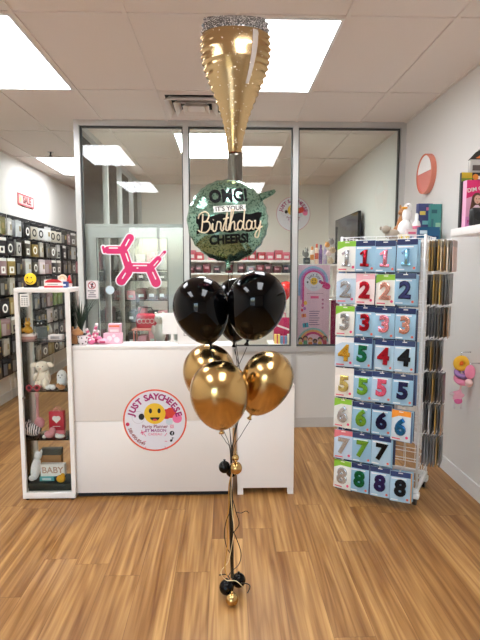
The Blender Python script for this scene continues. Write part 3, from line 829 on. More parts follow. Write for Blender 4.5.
def make_pack(loc, rz, sty, numtxt, numcol, label, tilt=0, dz=0, front=True, jx=0):
    """sleeve with a printed card; local front is -y, top of the pack at z=0"""
    t = thing('balloon_pack', label, 'balloon pack', loc, rz, 'number balloon packs on the wire rack')
    t.rotation_euler.x = tilt
    card, head = sty
    b = MB().m(col(*card, r=.3)).b2((-PW/2, -.003, -PH), (PW/2, .003, 0), bev=.0012)
    b.build('card', t)
    if not front: return t
    h = MB().m(col(*head, r=.3)).b2((-PW/2+.001, -.0042, -.036), (PW/2-.001, -.0031, -.001))
    if head[0] > 100: h.prism([(-PW/2+.001, -.036), (-PW/2+.05, -.036), (-PW/2+.001, -.058)], .001, Matrix.Translation((0, -.0042, 0)))
    h.m(M_white).b2((-.014, -.0048, -.013), (.014, -.0043, -.007)); h.build('header', t)
    if head[0] > 100:
        parts([('printed_dot', col(226, 70, 120), lambda b: b.disc((PW*.33, -PH*.86, -.0042), .009, .001, 14)), ('printed_line', col(214, 90, 110), lambda b: b.b2((-PW*.42, -.0042, -PH*.95), (-PW*.0, -.0032, -PH*.91)))], t)
    else:
        parts([('printed_dot', col(230, 110, 90), lambda b: b.disc((PW*.36, -PH*.9, -.0042), .008, .001, 14)), ('printed_line', col(238, 240, 242), lambda b: b.b2((-PW*.44, -.0042, -.052), (PW*.30, -.0033, -.043))),
               ('printed_line', col(238, 240, 242), lambda b: b.b2((-PW*.44, -.0042, -PH*.96), (-PW*.1, -.0033, -PH*.925)))], t)
    M = Matrix.Translation((jx, -.010, -.112)) @ Matrix.Rotation(.04, 4, 'Y')
    n = MB().m(numcol)
    if numtxt == '1':
        n.prism([(-.013, -.052), (-.013, .028), (-.03, .016), (-.036, .03), (-.006, .053), (.013, .053), (.013, -.052)], .006, M)
        n.box((0, 0, -.046), (.06, .009, .02), M, bev=.004).tube([M @ Vector((0, 0, -.045)), M @ Vector((0, 0, .045))], .0125, 8)
    else: n.text(numtxt, .142, M @ Matrix.Diagonal((.98, 1, 1, 1)), .002, .002, .006)
    n.build('number_balloon', t)
    return t
BLUE = ((150, 190, 216), (26, 44, 92)); PALE = ((176, 206, 226), (30, 52, 104)); WG = ((232, 232, 226), (140, 196, 60)); WR = ((234, 226, 224), (206, 70, 96))
CLR = ((196, 214, 232), (226, 120, 130)); WP = ((240, 226, 226), (232, 180, 190)); ORG = ((214, 226, 234), (240, 150, 50)); WH = ((240, 234, 228), (232, 226, 220)); BW = ((186, 206, 224), (238, 238, 240))
def fo(n, c, r=.22): return mat('number_'+n, c, r, metal=.75)
NC = dict(silver=fo('silver', (186, 188, 192)), black=fo('black', (22, 22, 26), .25), red=fo('red', (176, 26, 44)), pink=fo('pink', (238, 150, 170)), babyblue=fo('babyblue', (140, 200, 232)),
          rose=fo('rose', (226, 166, 150)), navy=fo('navy', (30, 28, 66)), gold=fo('gold', (218, 170, 60)), green=fo('green', (24, 110, 70)), lime=fo('lime', (120, 180, 60)), blue=fo('blue', (36, 110, 170)), purple=fo('purple', (52, 42, 104)), pgold=fo('palegold', (206, 186, 110)), rpink=fo('hotpink', (232, 100, 130)))
ROWS = [[(WG, '1', 'silver'), (BLUE, '1', 'red'), (BLUE, '1', 'pink'), (BLUE, '1', 'babyblue')],
        [(BW, '2', 'silver'), (WP, '2', 'red'), (WG, '2', 'rose'), (BLUE, '2', 'navy')],
        [(WG, '3', 'silver'), (BLUE, '3', 'red'), (BLUE, '3', 'pink'), (BLUE, '3', 'rose')],
        [(BW, '4', 'gold'), (BLUE, '5', 'green'), (PALE, '4', 'red'), (PALE, '4', 'black')],
        [(WH, '5', 'pgold'), (BLUE, '5', 'lime'), (PALE, '5', 'rpink'), (BLUE, '5', 'navy')],
        [(WG, '6', 'silver'), (BLUE, '6', 'lime'), (BLUE, '6', 'navy'), (ORG, '6', 'blue')],
        [(CLR, '7', 'silver'), (BLUE, '7', 'lime'), (PALE, '7', 'black'), None],
        [(WG, '8', 'silver'), (BLUE, '8', 'green'), (PALE, '8', 'purple'), (PALE, '8', 'black')]]
WORD = {'1': 'one', '2': 'two', '3': 'three', '4': 'four', '5': 'five', '6': 'six', '7': 'seven', '8': 'eight'}
CW = dict(silver='silver', black='black', red='red', pink='pink', babyblue='baby blue', rose='rose gold', navy='navy', gold='gold', green='dark green', lime='green', blue='bright blue', purple='purple', pgold='pale gold', rpink='pink')
CARD = lambda s: 'white card with a lime header' if s is WG else ('orange and white card' if s is ORG else ('white card' if s in (WH, WP) else 'pale blue card'))
rnd = random.Random(11)
for r, row in enumerate(ROWS):
    for c, e in enumerate(row):
        hook(None, .135, ztop(r)-.006, colx[c], -hd, 0)
        if e is None: continue
        sty, num, cc = e
        dz = rnd.uniform(-.006, .004) - (.02 if (r, c) == (5, 3) else 0); dx = rnd.uniform(-.006, .006); tw = rnd.uniform(-.13, .13)
        for q in range(4):
            y = -hd-.128+.026*q
            x_ = colx[c]+dx+(rnd.uniform(-.006, .010) if q else 0)
            loc = RM @ Vector((x_, y, ztop(r)+dz+(rnd.uniform(-.02, -.006) if q else 0)))
            tl = -.05 if q == 0 else -.03
            if q == 0:
                make_pack(loc, ra+tw, sty, num, NC[cc], 'number balloon pack with a %s %s on %s' % (CW[cc], WORD[num], CARD(sty)), tl)
            else:
                st2 = (rnd.choice([(150, 190, 216), (40, 56, 104), (30, 40, 80), (36, 48, 92), (90, 120, 160)]), (26, 44, 92))
                if (r, c, q) == (7, 3, 1): st2 = ((236, 170, 80), (0, 0, 0))
                make_pack(loc, ra+tw*.4, st2, '', None, 'plain pack hanging %s behind the %s %s on the wire rack' % (('directly', 'second', 'third')[q-1], CW[cc], WORD[num]), tl, front=False)
# packs hanging off the wall-facing side, seen edge-on
SIDE = [(9, .021, [(176, 136, 50), (200, 156, 70), (60, 44, 20), (206, 170, 90), (226, 206, 170), (150, 110, 40), (238, 222, 200), (90, 70, 40), (214, 180, 170)]),
        (8, .021, [(26, 26, 28), (40, 34, 24), (190, 150, 60), (120, 92, 40), (206, 170, 84), (60, 46, 30), (40, 40, 44), (84, 76, 70)]),
        (8, .021, [(20, 20, 24), (36, 36, 42), (52, 52, 60), (30, 28, 30), (84, 66, 40), (24, 24, 28), (120, 90, 60), (140, 110, 80)]),
        (6, .021, [(24, 24, 28), (44, 40, 40), (170, 130, 60), (30, 28, 30), (96, 70, 40), (40, 36, 36)]),
        (7, .021, [(30, 30, 34), (22, 22, 26), (54, 52, 54), (176, 136, 66), (36, 32, 30), (96, 92, 92), (60, 48, 40)]),
        (7, .021, [(120, 116, 118), (28, 28, 32), (206, 206, 206), (30, 28, 30), (176, 136, 60), (24, 22, 24), (150, 110, 80)]),
        (7, .021, [(96, 96, 102), (140, 142, 148), (110, 112, 120), (84, 84, 92), (120, 118, 120), (166, 130, 70), (60, 56, 60)])]
cw2 = lambda c: 'black' if max(c) < 62 else ('golden' if c[0]-c[2] > 45 else ('pale' if min(c) > 160 else 'grey-brown'))
side_src = {}
for r, (n, st_, cs) in enumerate(SIDE):
    for ho in (-.09,):
        hook(None, n*st_+.05, ztop(r)-.006, hw, ho, PI/2)
    for q in range(n):
        c_ = cs[q]; pos = RM @ Vector((hw+.022+q*st_*.86, -.09+rnd.uniform(-.006, .006), ztop(r)-.002+rnd.uniform(-.008, .004)))
        lb = '%s edge-on pack, %s from the upright, %s row of the side stack' % (cw2(c_), ORD[q], ORD[r])
        if c_ not in side_src:
            t = thing('foil_pack', lb, 'balloon pack', pos, ra+PI/2+rnd.uniform(-.05, .05), 'packs seen edge-on at the side of the wire rack')
            MB().m(col(*c_, r=.3)).b2((-.07, -.003, -.195), (.07, .003, -.04), bev=.001).build('pouch', t)
            MB().m(col(*[min(255, int(v*.75+20)) for v in c_], r=.3)).b2((-.07, -.0025, -.0395), (.07, .0025, 0)).build('header', t)
            side_src[c_] = t
        else: dup(side_src[c_], pos, ra+PI/2+rnd.uniform(-.05, .05), lb)

# ================================================================== things on the right-hand wall
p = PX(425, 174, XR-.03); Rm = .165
dm = thing('wall_disc', 'round coral wall disc high on the wall, pink face with white reflection painted on top', 'wall disc', (XR, p.y, p.z))
DM = Matrix.Rotation(-PI/2, 4, 'Z')           # local -y faces into the room (-x)
MB().m(mat('coral_rim', (222, 136, 114), .25)).ring((0, 0, -.042), Rm*.92, Rm, .042, 64, DM).build('rim', dm)
MB().m(mat('pink_gloss', (222, 136, 124), .15)).disc((0, 0, -.03), Rm*.925, .03, 48, DM).build('face', dm)
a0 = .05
lab(MB().m(mat('reflection_white', (245, 242, 240), .2)).disc((0, .008, -.034), Rm*.91, .004, 40, DM, a0=a0, a1=PI-a0).build('painted_reflection', dm), 'white reflection painted on the upper face')  # bright reflection in the glossy face, painted as a white half-disc

def shelf(name_label, x0, y0, y1, z, th):
    t = thing('wall_shelf', name_label, 'shelf', (XR, (y0+y1)/2, z))
    MB().m(M_white).b2((x0-XR, y0-(y0+y1)/2, -th), (0, y1-(y0+y1)/2, 0), bev=.003).build('board', t)
    for y in (y0+.25, y1-.25):
        MB().m(M_wmetal).b2((-.012, y-(y0+y1)/2-.01, -th-.1), (0, y-(y0+y1)/2+.01, -th)).b2((-.14, y-(y0+y1)/2-.01, -th-.012), (-.012, y-(y0+y1)/2+.01, -th)).build('bracket', t)
zs = P(458, 229, 3.36).z
shelf('white wall shelf holding the pink doll box, cut off by the picture edge', 1.525, 1.9, 3.38, zs, .05)
z2 = P(432, 241, 3.95).z
shelf('white wall shelf behind the number rack, carrying plush toys and boxes', 1.47, 3.72, 4.72, z2, .03)
# doll box and toy packs on the near shelf
def printed_doll(mb, M, s):
    mb.m(col(96, 56, 36)).disc((0, .03*s, -.0008), .036*s, .0006, 20, M, sz=1.15).prism([(-.036*s, .03*s), (-.05*s, -.06*s), (-.012*s, -.05*s), (.0, .02*s)], .0006, M @ Matrix.Translation((0, -.0008, 0)))
    mb.prism([(.036*s, .03*s), (.045*s, -.05*s), (.014*s, -.045*s), (.0, .02*s)], .0006, M @ Matrix.Translation((0, -.0008, 0)))
    mb.m(col(226, 180, 156)).disc((.004*s, .026*s, -.0016), .024*s, .0006, 20, M, sz=1.25)
    mb.m(col(238, 214, 226)).prism([(-.05*s, -.13*s), (.055*s, -.13*s), (.04*s, -.04*s), (.012*s, -.012*s), (-.01*s, -.012*s), (-.036*s, -.04*s)], .0006, M @ Matrix.Translation((0, -.0016, 0)))
    mb.m(col(90, 110, 160)).disc((-.03*s, -.085*s, -.0023), .022*s, .0006, 16, M); mb.m(col(206, 40, 90)).disc((.036*s, -.06*s, -.0023), .02*s, .0006, 16, M)
    mb.m(col(60, 40, 40)).disc((-.005*s, .03*s, -.0023), .0035*s, .0005, 8, M).disc((.014*s, .03*s, -.0023), .0035*s, .0005, 8, M); mb.m(col(200, 60, 80)).disc((.004*s, .008*s, -.0023), .006*s, .0005, 8, M, sz=.5)
Yt = 3.29; bw = .165; bx = P(466, 205, Yt).x+bw/2; bh = P(464, 180, Yt).z-zs
t = thing('doll_box', 'pink doll box with a long-haired doll printed on it, at the shelf end', 'toy box', (bx, Yt, zs))
MB().m(mat('doll_box_pink', (232, 170, 200), .35)).b2((-bw/2, 0, 0), (bw/2, .07, bh)).build('carton', t)
b = MB().m(mat('hot_pink_print', (222, 30, 110), .35)).prism([(-bw/2, bh), (bw/2, bh), (bw/2, bh*.80), (-bw/2, bh*.62)], .001, Matrix.Translation((0, -.0012, 0)))
b.m(Mw).text('DIM CURL', .036, Matrix.Translation((.002, -.0018, bh*.825)) @ Matrix.Rotation(-.18, 4, 'Y'), .0005, .0006); b.build('banner', t)
b = MB().m(mat('lilac_print', (214, 140, 196), .35)).b2((-bw/2, -.0012, 0), (bw/2, -.0002, bh*.24)); b.m(col(210, 40, 120)).text('PINK', .03, Matrix.Translation((-.04, -.0018, bh*.13)), .0005, .0006); b.build('lower_print', t)
b = MB(); printed_doll(b, Matrix.Translation((-.012, -.001, bh*.52)), .95); b.build('doll_print', t)
b = MB().m(col(222, 40, 120)).capsule((bw*.44, bh*.46), (bw*.44, bh*.6), .02, .0008, -.001); b.build('side_print', t)
t = thing('speaker', 'small black rounded gadget standing before the pink doll box', 'gadget', (P(476, 225, 3.22).x, 3.22, zs))
MB().m(M_black).box((0, 0, .062), (.085, .05, .124), bev=.02, seg=3).build('body', t)
MB().m(M_blackm).cyl((0, -.026, .07), .028, .006, 20, axis='Y').build('grille', t)
yy = 3.372
for nm, lbx, x0, yt0, w3, yl, cA, cB, lb in (('toy_car_box', 'toy box', 460.5, 172.5, .155, 3.365, (200, 176, 50), (30, 30, 26), 'yellow and black toy box showing above the doll box'),):
    x0_ = P(x0, 200, yl-.02).x; hh = P(x0, yt0, yl-.02).z-zs
    t = thing(nm, lb, lbx, (x0_+w3/2, yl-.012, zs))
    MB().m(col(*cB)).b2((-w3/2, -.01, 0), (w3/2, .015, hh)).build('carton', t)
    b = MB().m(col(206, 180, 40)).b2((-w3/2, -.0112, hh*.86), (-w3*.05, -.0102, hh)); b.m(col(230, 140, 40)).disc((w3*.1, hh*.92, -.0115), .02, .001, 14); b.m(col(120, 150, 50)).prism([(-w3/2, hh*.84), (w3*.1, hh*.9), (-w3/2, hh*.9)], .001, Matrix.Translation((0, -.0118, 0))); b.m(col(230, 226, 220)).b2((w3*.2, -.0112, hh*.88), (w3*.45, -.0102, hh*.94))
    b.build('printed_marks', t)
zz = zs+.0
x0_ = P(466, 200, 3.40).x
t = thing('blister_pack', 'grey toy blister pack with dark orange-tipped card, hanging above the doll box', 'toy pack', (x0_+.08, 3.40, P(470, 176, 3.40).z))
hB = P(466, 163, 3.4).z-P(466, 176, 3.4).z
MB().m(mat('clear_grey_plastic', (196, 192, 188), .15)).b2((-.08, -.03, 0), (.08, 0, hB+.02), bev=.012).build('blister', t)
MB().m(col(90, 80, 76)).b2((-.06, -.034, .03), (.08, -.0305, hB-.02)).build('toy_inside', t)
b = MB().m(col(36, 36, 30)).prism([(-.08, hB+.015), (.085, hB+.015), (.085, hB+.10), (.04, hB+.11), (-.03, hB+.07)], .004, Matrix.Translation((0, -.006, 0)))
b.m(col(226, 120, 50)).prism([(-.03, hB+.03), (.085, hB+.03), (.085, hB+.065), (.0, hB+.05)], .001, Matrix.Translation((0, -.008, 0))); b.build('backing_card', t)
MB().m(M_chrome).tube([(.0, 0, hB+.09), (.0, .02, hB+.09), (XR-x0_-.08, .02, hB+.09)], .004, 6).build('hanger', t)

# plush toys and boxes on the far shelf
def at2(px, Y): return (P(px, 235, Y).x, Y, z2)
g = thing('plush_duck', 'tall white plush duck with an orange bill on the shelf above the rack', 'plush toy', at2(405, 3.98))
MB().m(M_plushw).ball((0, 0, .085), (.062, .055, .085), 18).ball((.008, 0, .2), (.036, .034, .06), 16).ball((.018, 0, .262), (.034, .034, .036), 16).build('body', g)
MB().m(mat('duck_bill', (240, 170, 50), .6)).ball((-.018, -.02, .258), (.026, .02, .009), 12).build('bill', g)
e = MB().m(M_black)
e.ball((.006, -.029, .272), .005, 8).build('eye', g)
for sx in (-1, 1): MB().m(mat('duck_bill', (240, 170, 50), .6)).ball((sx*.03, -.05, .012), (.022, .03, .012), 10).build('foot', g)
g = thing('plush_giraffe', 'brown plush giraffe leaning beside the white plush duck on the shelf', 'plush toy', at2(398, 4.14))
MB().m(M_plushb).ball((0, 0, .07), (.05, .045, .07), 16).ball((.012, 0, .16), (.024, .024, .075), 14, rot=Matrix.Rotation(.25, 4, 'Y')).ball((.03, -.008, .245), (.034, .03, .032), 14).ball((.008, -.03, .235), (.024, .022, .018), 12).build('body', g)
for sx in (-1, 1): MB().m(M_plushb).ball((.036+sx*.022, 0, .285), (.01, .008, .02), 8).build('ear', g)
g = thing('plush_monkey', 'grey plush animal lying flat on the shelf beside the brown giraffe', 'plush toy', at2(391, 3.92))
MB().m(M_plushg).ball((.01, 0, .045), (.06, .045, .045), 16).ball((-.045, -.01, .085), (.034, .032, .034), 14).build('body', g)
for sx, sz in ((-1, 0), (1, 0)): MB().m(M_plushg).ball((-.045+sx*.034, 0, .095), (.014, .008, .016), 8).build('ear', g)
for sx in (-.03, .045): MB().m(M_plushg).ball((sx, -.05, .018), (.018, .03, .016), 8).build('paw', g)
g = thing('squeeze_bottle', 'white bottle with a pink label between the duck and the blue boxes', 'bottle', at2(416, 3.95))
MB().m(mat('white_plastic', (238, 236, 234), .3)).lathe([(.028, 0), (.031, .01), (.031, .13), (.024, .15), (.014, .16), (.014, .20), (.01, .215)], 18).build('body', g)
MB().m(col(226, 120, 150)).lathe([(.0318, .04), (.0318, .115)], 18, cap=False).build('label_band', g)
for px, Y, lb in ((400.5, 3.86, 'small yellow star block on the shelf, nearer the door'), (406.5, 3.85, 'small yellow star block on the shelf, below the white duck')):
    g = thing('star_block', lb, 'toy block', at2(px, Y), group='yellow blocks on the far shelf')
    MB().m(mat('block_cream', (236, 226, 206), .5)).box((0, 0, .022), (.042, .03, .044), bev=.003).build('block', g)
    MB().m(mat('star_yellow', (240, 206, 50), .5)).prism([((.018 if i % 2 == 0 else .008)*math.sin(PI*i/5), .022+(.018 if i % 2 == 0 else .008)*math.cos(PI*i/5)) for i in range(10)], .003, Matrix.Translation((0, -.018, 0))).build('star', g)
def flat_box(px0, px1, ytop, Y, dep, c1, name, lb, marks, rz=0):
    x0, x1 = P(px0, 225, Y).x, P(px1, 225, Y).x; h = P(px0, ytop, Y).z-z2
    t = thing(name, lb, 'toy box', ((x0+x1)/2, Y, z2)); w_ = x1-x0
    MB().m(col(*c1, r=.35)).b2((-w_/2, 0, 0), (w_/2, dep, h)).build('carton', t)
    for (a, c, e, f, cc) in marks: MB().m(col(*cc, r=.35)).b2((-w_/2+a*w_, -.0012, e*h), (-w_/2+c*w_, -.0002, f*h)).build('printed_patch', t)
flat_box(418, 432, 203.5, 4.03, .05, (64, 72, 124), 'picture_book', 'tall violet toy box standing behind the bottle on the shelf', [(.1, .5, .7, .8, (226, 200, 90)), (.3, .9, .45, .55, (120, 190, 200)), (.1, .4, .2, .35, (226, 226, 236)), (.55, .9, .82, .9, (220, 110, 150))])
flat_box(430, 441, 204, 3.99, .05, (70, 140, 136), 'teal_box', 'teal toy box beside the violet one on the shelf', [(.1, .6, .75, .85, (40, 90, 100)), (.5, .95, .3, .5, (150, 196, 170)), (.1, .3, .1, .6, (50, 110, 120))])
flat_box(419, 440, 227, 3.88, .06, (30, 90, 130), 'blue_box', 'low blue box in front of the violet and teal boxes', [(.05, .4, .5, .75, (200, 220, 230)), (.5, .95, .15, .35, (20, 60, 100))])
flat_box(407.5, 417, 229, 3.84, .05, (232, 214, 214), 'white_box', 'small white box with pink print below the bottle', [(.1, .9, .55, .75, (222, 110, 140)), (.2, .7, .2, .35, (150, 160, 190))])

# stacking-ring baby toy hanging on the wall
th = P(470, 357, 3.43)
def ring_toy(loc, label, full=True):
    t = thing('hanging_toy', label, 'baby toy', loc, group='plush ring toys on the wall')
    hk = MB().m(M_chrome).tube([(XR-loc[0], 0, .035), (0, 0, .035), (-.004, 0, .0), (0, 0, -.01)], .004, 6); hk.build('hook', t)
    A = Matrix.Rotation(PI/2, 4, 'X')
    MB().m(mat('plush_yellow', (246, 190, 60), .9, bump=.3, bscale=100)).torus((0, 0, -.045), .036, .021, A).build('yellow_ring', t)
    MB().m(mat('plush_orange', (236, 110, 40), .9)).ball((0, .004, -.045), .017, 14).build('orange_ball', t)
    MB().m(mat('plush_purple', (160, 122, 176), .9, bump=.3, bscale=100)).torus((.006, -.004, -.115), .036, .019, Matrix.Rotation(.55, 4, 'X')).build('purple_ring', t)
    MB().m(mat('plush_pink', (238, 140, 170), .9, bump=.3, bscale=100)).torus((.006, -.004, -.158), .036, .02, Matrix.Rotation(.6, 4, 'X')).build('pink_ring', t)
    MB().m(mat('pale_strap', (236, 200, 196), .8)).tube([(0, 0, -.06), (.004, .0, -.13), (.004, -.004, -.2), (-.004, -.006, -.235)], .007, 8).build('strap', t)
    s = MB().m(mat('plush_star', (244, 176, 196), .9, bump=.3, bscale=100))
    pts = [((.052 if i % 2 == 0 else .03)*math.sin(PI*i/5+.3), (.052 if i % 2 == 0 else .03)*math.cos(PI*i/5+.3)) for i in range(10)]
    s.prism(pts, .028, Matrix.Translation((-.012, -.014, -.275))); so = s.build('plush_star', t)
    so.modifiers.new('bevel', 'BEVEL').width = .01
    MB().m(mat('plush_hotpink', (232, 110, 160), .9)).ball((-.010, 0, -.315), (.03, .02, .024), 12).build('skirt', t)
    for sx in (-1, 1):
        MB().m(mat('plush_palegrey', (214, 206, 206), .9)).ball((-.014+sx*.024, -.004, -.35), (.011, .011, .024), 8).build('leg', t)
    MB().m(mat('plush_palegrey', (214, 206, 206), .9)).ball((-.062, -.006, -.262), (.02, .01, .011), 8).build('hand', t)
    return t
ring_toy((1.665, 3.43, th.z), 'yellow, purple and pink plush ring toy hanging on the wall')
t = thing('hanging_toy', 'pink plush toy hanging on the wall, half cut off by the picture edge', 'baby toy', (1.665, 3.30, P(478, 372, 3.30).z), group='plush ring toys on the wall')
MB().m(M_chrome).tube([(XR-1.665, 0, .06), (0, 0, .06), (0, 0, .02)], .004, 6).build('hook', t)
MB().m(mat('plush_pink', (238, 140, 170), .9, bump=.3, bscale=100)).ball((0, 0, 0), (.035, .03, .05), 16).build('body', t)
MB().m(mat('pale_strap', (236, 200, 196), .8)).ball((-.004, 0, -.075), (.026, .024, .03), 14).build('foot', t)
# ================================================================== merchandise wall
PAL = [((34, 32, 30), 'black'), ((52, 48, 40), 'dark brown'), ((84, 78, 66), 'olive'), ((196, 194, 188), 'white'), ((46, 42, 38), 'dark brown'), ((120, 112, 104), 'grey'),
       ((150, 120, 120), 'dusty pink'), ((44, 40, 42), 'black'), ((176, 168, 150), 'beige'), ((124, 150, 60), 'lime green'), ((150, 126, 66), 'golden'), ((92, 92, 96), 'grey'), ((28, 28, 32), 'black')]
PINKS = [((206, 150, 156), 'pink'), ((186, 110, 120), 'pink'), ((222, 206, 206), 'white'), ((60, 50, 52), 'dark brown')]
rnd = random.Random(23)
zrow = [2.14-.222*i for i in range(8)]
pan_y = [(4.75, 6.12), (6.16, 7.53), (7.57, 8.94)]
PN = ['near panel', 'middle panel', 'far panel']
packsrc = {}
for pi, (y0, y1) in enumerate(pan_y):
    t = thing('merchandise_panel', 'black slatted merchandise panel on the aisle wall, %s' % PN[pi], 'merchandise panel', (XL+.014, y0, .31), group='black merchandise panels on the aisle wall')
    b = MB().m(M_gridb).b2((0, 0, 0), (.012, y1-y0, 1.92))
    for z in zrow: b.b2((.012, 0, z-.31-.01), (.024, y1-y0, z-.31+.016))
    b.build('board', t)
    for yy in (.03, y1-y0-.06): MB().m(M_white).b2((-.0135, yy, -.309), (-.0005, yy+.03, 1.9)).build('upright', t)
    hs = None; cols = 6; pitch = (y1-y0)/cols
    for r in range(8):
        for c in range(cols):
            y = (c+.5)*pitch
            if hs is None:
                hs = MB().m(M_chrome).tube([(.024, 0, 0), (.2, 0, .004), (.21, 0, .014)], .003, 4).build('hook', t, (0, y, zrow[0]-.31+.006)); continue
            h = hs.copy(); C.objects.link(h); h.location = (0, y, zrow[r]-.31+.006)
    for r in range(8):
        for c in range(cols):
            y = y0+(c+.5)*pitch
            pal = PINKS if (pi == 2 and c > 2 and r > 1) or rnd.random() < .06 else PAL
            nq = 2 if pi < 2 else 1
            if (r, pi) == (0, 0): pal = [((120, 116, 70), 'olive'), ((124, 150, 60), 'lime green'), ((214, 212, 206), 'white'), ((200, 204, 206), 'white'), ((60, 60, 60), 'black')]
            if (r, pi) == (0, 1): pal = [((222, 220, 214), 'white'), ((206, 206, 204), 'white'), ((40, 40, 42), 'black'), ((190, 184, 168), 'beige')]
            cA, wA = rnd.choice(pal)
            for q in range(nq):
                style = rnd.choice((0, 1, 2, 2, 2)) if q == 0 else 3
                key = (cA, style)
                x = XL+.20-.05*q
                loc = (x, y+rnd.uniform(-.012, .012), zrow[r]+.002)
                rz = PI/2+rnd.uniform(-.25, .1)
                lb = '%s party pack, hook %s of the %s row down, aisle wall %s' % (wA, ORD[c], ORD[r], PN[pi]) if q == 0 else '%s pack behind the front one, %s hook, %s row, wall %s' % (wA, ORD[c], ORD[r], PN[pi])
                if q == 0: lb = '%s party pack, %s hook, %s row down, aisle wall %s' % (wA, ORD[c], ORD[r], PN[pi])
                if key in packsrc:
                    dup(packsrc[key], loc, rz, lb); continue
                p = thing('party_pack', lb, 'party pack', loc, rz, 'party packs on the aisle wall'); packsrc[key] = p
                b = MB().m(col(*cA, r=.3)).b2((-.082, -.004, -.185), (.082, .004, -.03), bev=.0015); b.build('pouch', p)
                hc = (236, 234, 228) if (style == 1 and sum(cA) < 500) else ((30, 28, 30) if style == 0 else tuple(min(255, int(v*.8+30)) for v in cA))
                MB().m(col(*hc, r=.35)).b2((-.082, -.003, -.0295), (.082, .003, .004)).build('header', p)
                if style == 3: continue
                pr = MB(); lc = (240, 238, 232) if sum(cA) < 420 else (40, 38, 40)
                if style == 0: pr.m(col(*lc)).ring((0, -.105, -.0052), .03, .05, .001, 24)
                elif style == 1: pr.m(col(*lc)).b2((-.05, -.0052, -.165), (.05, -.0042, -.09)); pr.m(col(*cA)).disc((0, -.125, -.0062), .02, .001, 16)
                else: pr.m(col(*[min(255, int(v*.6+90)) for v in cA])).b2((-.07, -.0052, -.175), (.0, -.0042, -.05)); pr.m(col(160, 140, 96)).b2((.02, -.0052, -.12), (.06, -.0042, -.06))
                pr.build('printed_front', p)
sg = PX(25.3, 201, XL)
t = thing('wall_sign', 'small pink sign with a red border above the merchandise panels', 'sign', (XL, sg.y, sg.z)); SM = Matrix.Rotation(PI/2, 4, 'Z'); sw, sh = .26, .075
MB().m(mat('sign_pink', (244, 176, 172), .4)).box((0, -.006, 0), (sw*2, .012, sh*2), SM).build('board', t)
b = MB().m(mat('sign_red', (196, 70, 78), .4))
for s_ in (-1, 1): b.box((0, -.0135, s_*(sh-.01)), (sw*2, .002, .018), SM).box((s_*(sw-.009), -.0135, 0), (.018, .002, sh*2-.04), SM)
b.build('border', t)
b = MB().m(mat('sign_brown', (96, 40, 40), .4)).text('SALE', .125, SM @ Matrix.Translation((.03, -.0125, 0)), .001, .004)
b.m(col(236, 196, 120)).disc((-.19, 0, -.0135), .026, .001, 16, SM); b.build('lettering', t)

# ================================================================== glass display cabinet
Yv = 3.33
vx0, vx1 = P(18.5, 400, Yv).x, P(72.3, 400, Yv).x; vw = (vx1-vx0)/2; vz = P(40, 288, Yv).z; vd = .24
vcx = (vx0+vx1)/2
vt = thing('display_cabinet', 'tall narrow white-framed glass display cabinet with glass shelves beside the counter', 'display cabinet', (vcx, Yv, 0))
tk = .026
for sx in (-1, 1):
    for y in (0, vd-tk): MB().m(M_white).b2((sx*vw-(tk if sx > 0 else 0), y, .012), (sx*vw+(tk if sx < 0 else 0), y+tk, vz-.03)).build('post', vt)
MB().m(M_white).b2((-vw, 0, vz-.03), (vw, vd, vz), bev=.002).build('top_panel', vt)
MB().m(M_white).b2((-vw, -.0005, .012), (vw, vd+.0005, .055), bev=.002).build('base_panel', vt)
for sx in (-1, 1):
    for y in (.02, vd-.03): MB().m(M_black).cyl((sx*(vw-.025), y, .006), .012, .012, 12).build('foot', vt)
MB().m(M_glassv).b2((-vw+tk, .008, .055), (vw-tk, .012, vz-.03)).build('glass_door', vt)
MB().m(M_glassv).b2((-vw+tk, vd-.012, .055), (vw-tk, vd-.008, vz-.03)).build('back_glass', vt)
for sx in (-1, 1): MB().m(M_glassv).b2((sx*(vw-.01)-.002, tk, .055), (sx*(vw-.01)+.002, vd-tk, vz-.03)).build('side_glass', vt)
zsh = [P(45, y, Yv+.03).z for y in (341, 390.5, 439)]
for z in zsh: MB().m(M_glassv).b2((-vw+.013, .016, z-.006), (vw-.013, vd-.016, z)).build('shelf', vt)
MB().m(M_chrome).cyl((-vw+tk+.012, -.004, .72), .008, .02, 12, axis='Y').build('door_lock', vt)
def V(px, z, Y): return (P(px, 400, Y).x if z is None else CAM.x + 0*z, Y, z)
def vx(px, py, Y): return P(px, py, Y).x
s1, s2, s3, s0 = zsh[0], zsh[1], zsh[2], .055
Ym = Yv+.12
# --- top of the cabinet
t = thing('boxed_smiley', 'round yellow smiley face on a black stand on top of the display cabinet', 'smiley toy', (vx(31, 280, Yv+.08), Yv+.08, vz))
MB().m(M_blackm).b2((-.043, -.02, 0), (.043, .025, .012), bev=.003).b2((-.036, .004, .012), (.036, .016, .085), bev=.004).build('stand', t)
MB().m(mat('smiley_ball', (246, 204, 30), .35)).ball((0, -.012, .058), (.040, .018, .040), 24).build('face', t)
b = MB().m(M_black)
for sx in (-1, 1): b.ball((sx*.013, -.0285, .068), (.004, .003, .006), 8)
b.tube([(.026*math.sin(a), -.012-.018*math.sqrt(max(0, 1-(.026/.04)**2))-.001, .056-.026*math.cos(a)) for a in [(-1.1+2.2*i/10) for i in range(11)]], .0025, 6); b.build('smile', t)
t = thing('toy_box', 'red and white toy box on top of the display cabinet', 'toy box', (vx(54.5, 285, Yv+.07), Yv+.07, vz))
MB().m(mat('toy_white', (238, 230, 226), .4)).b2((-.062, -.02, 0), (.062, .05, .052)).build('carton', t)
b = MB().m(mat('toy_red', (206, 38, 50), .4)).b2((-.062, -.0215, 0), (.062, -.0202, .013)).disc((0, .040, -.0215), .05, .0012, 24, sz=.34, a0=0, a1=PI).b2((-.055, -.0215, .034), (.055, -.0203, .042))
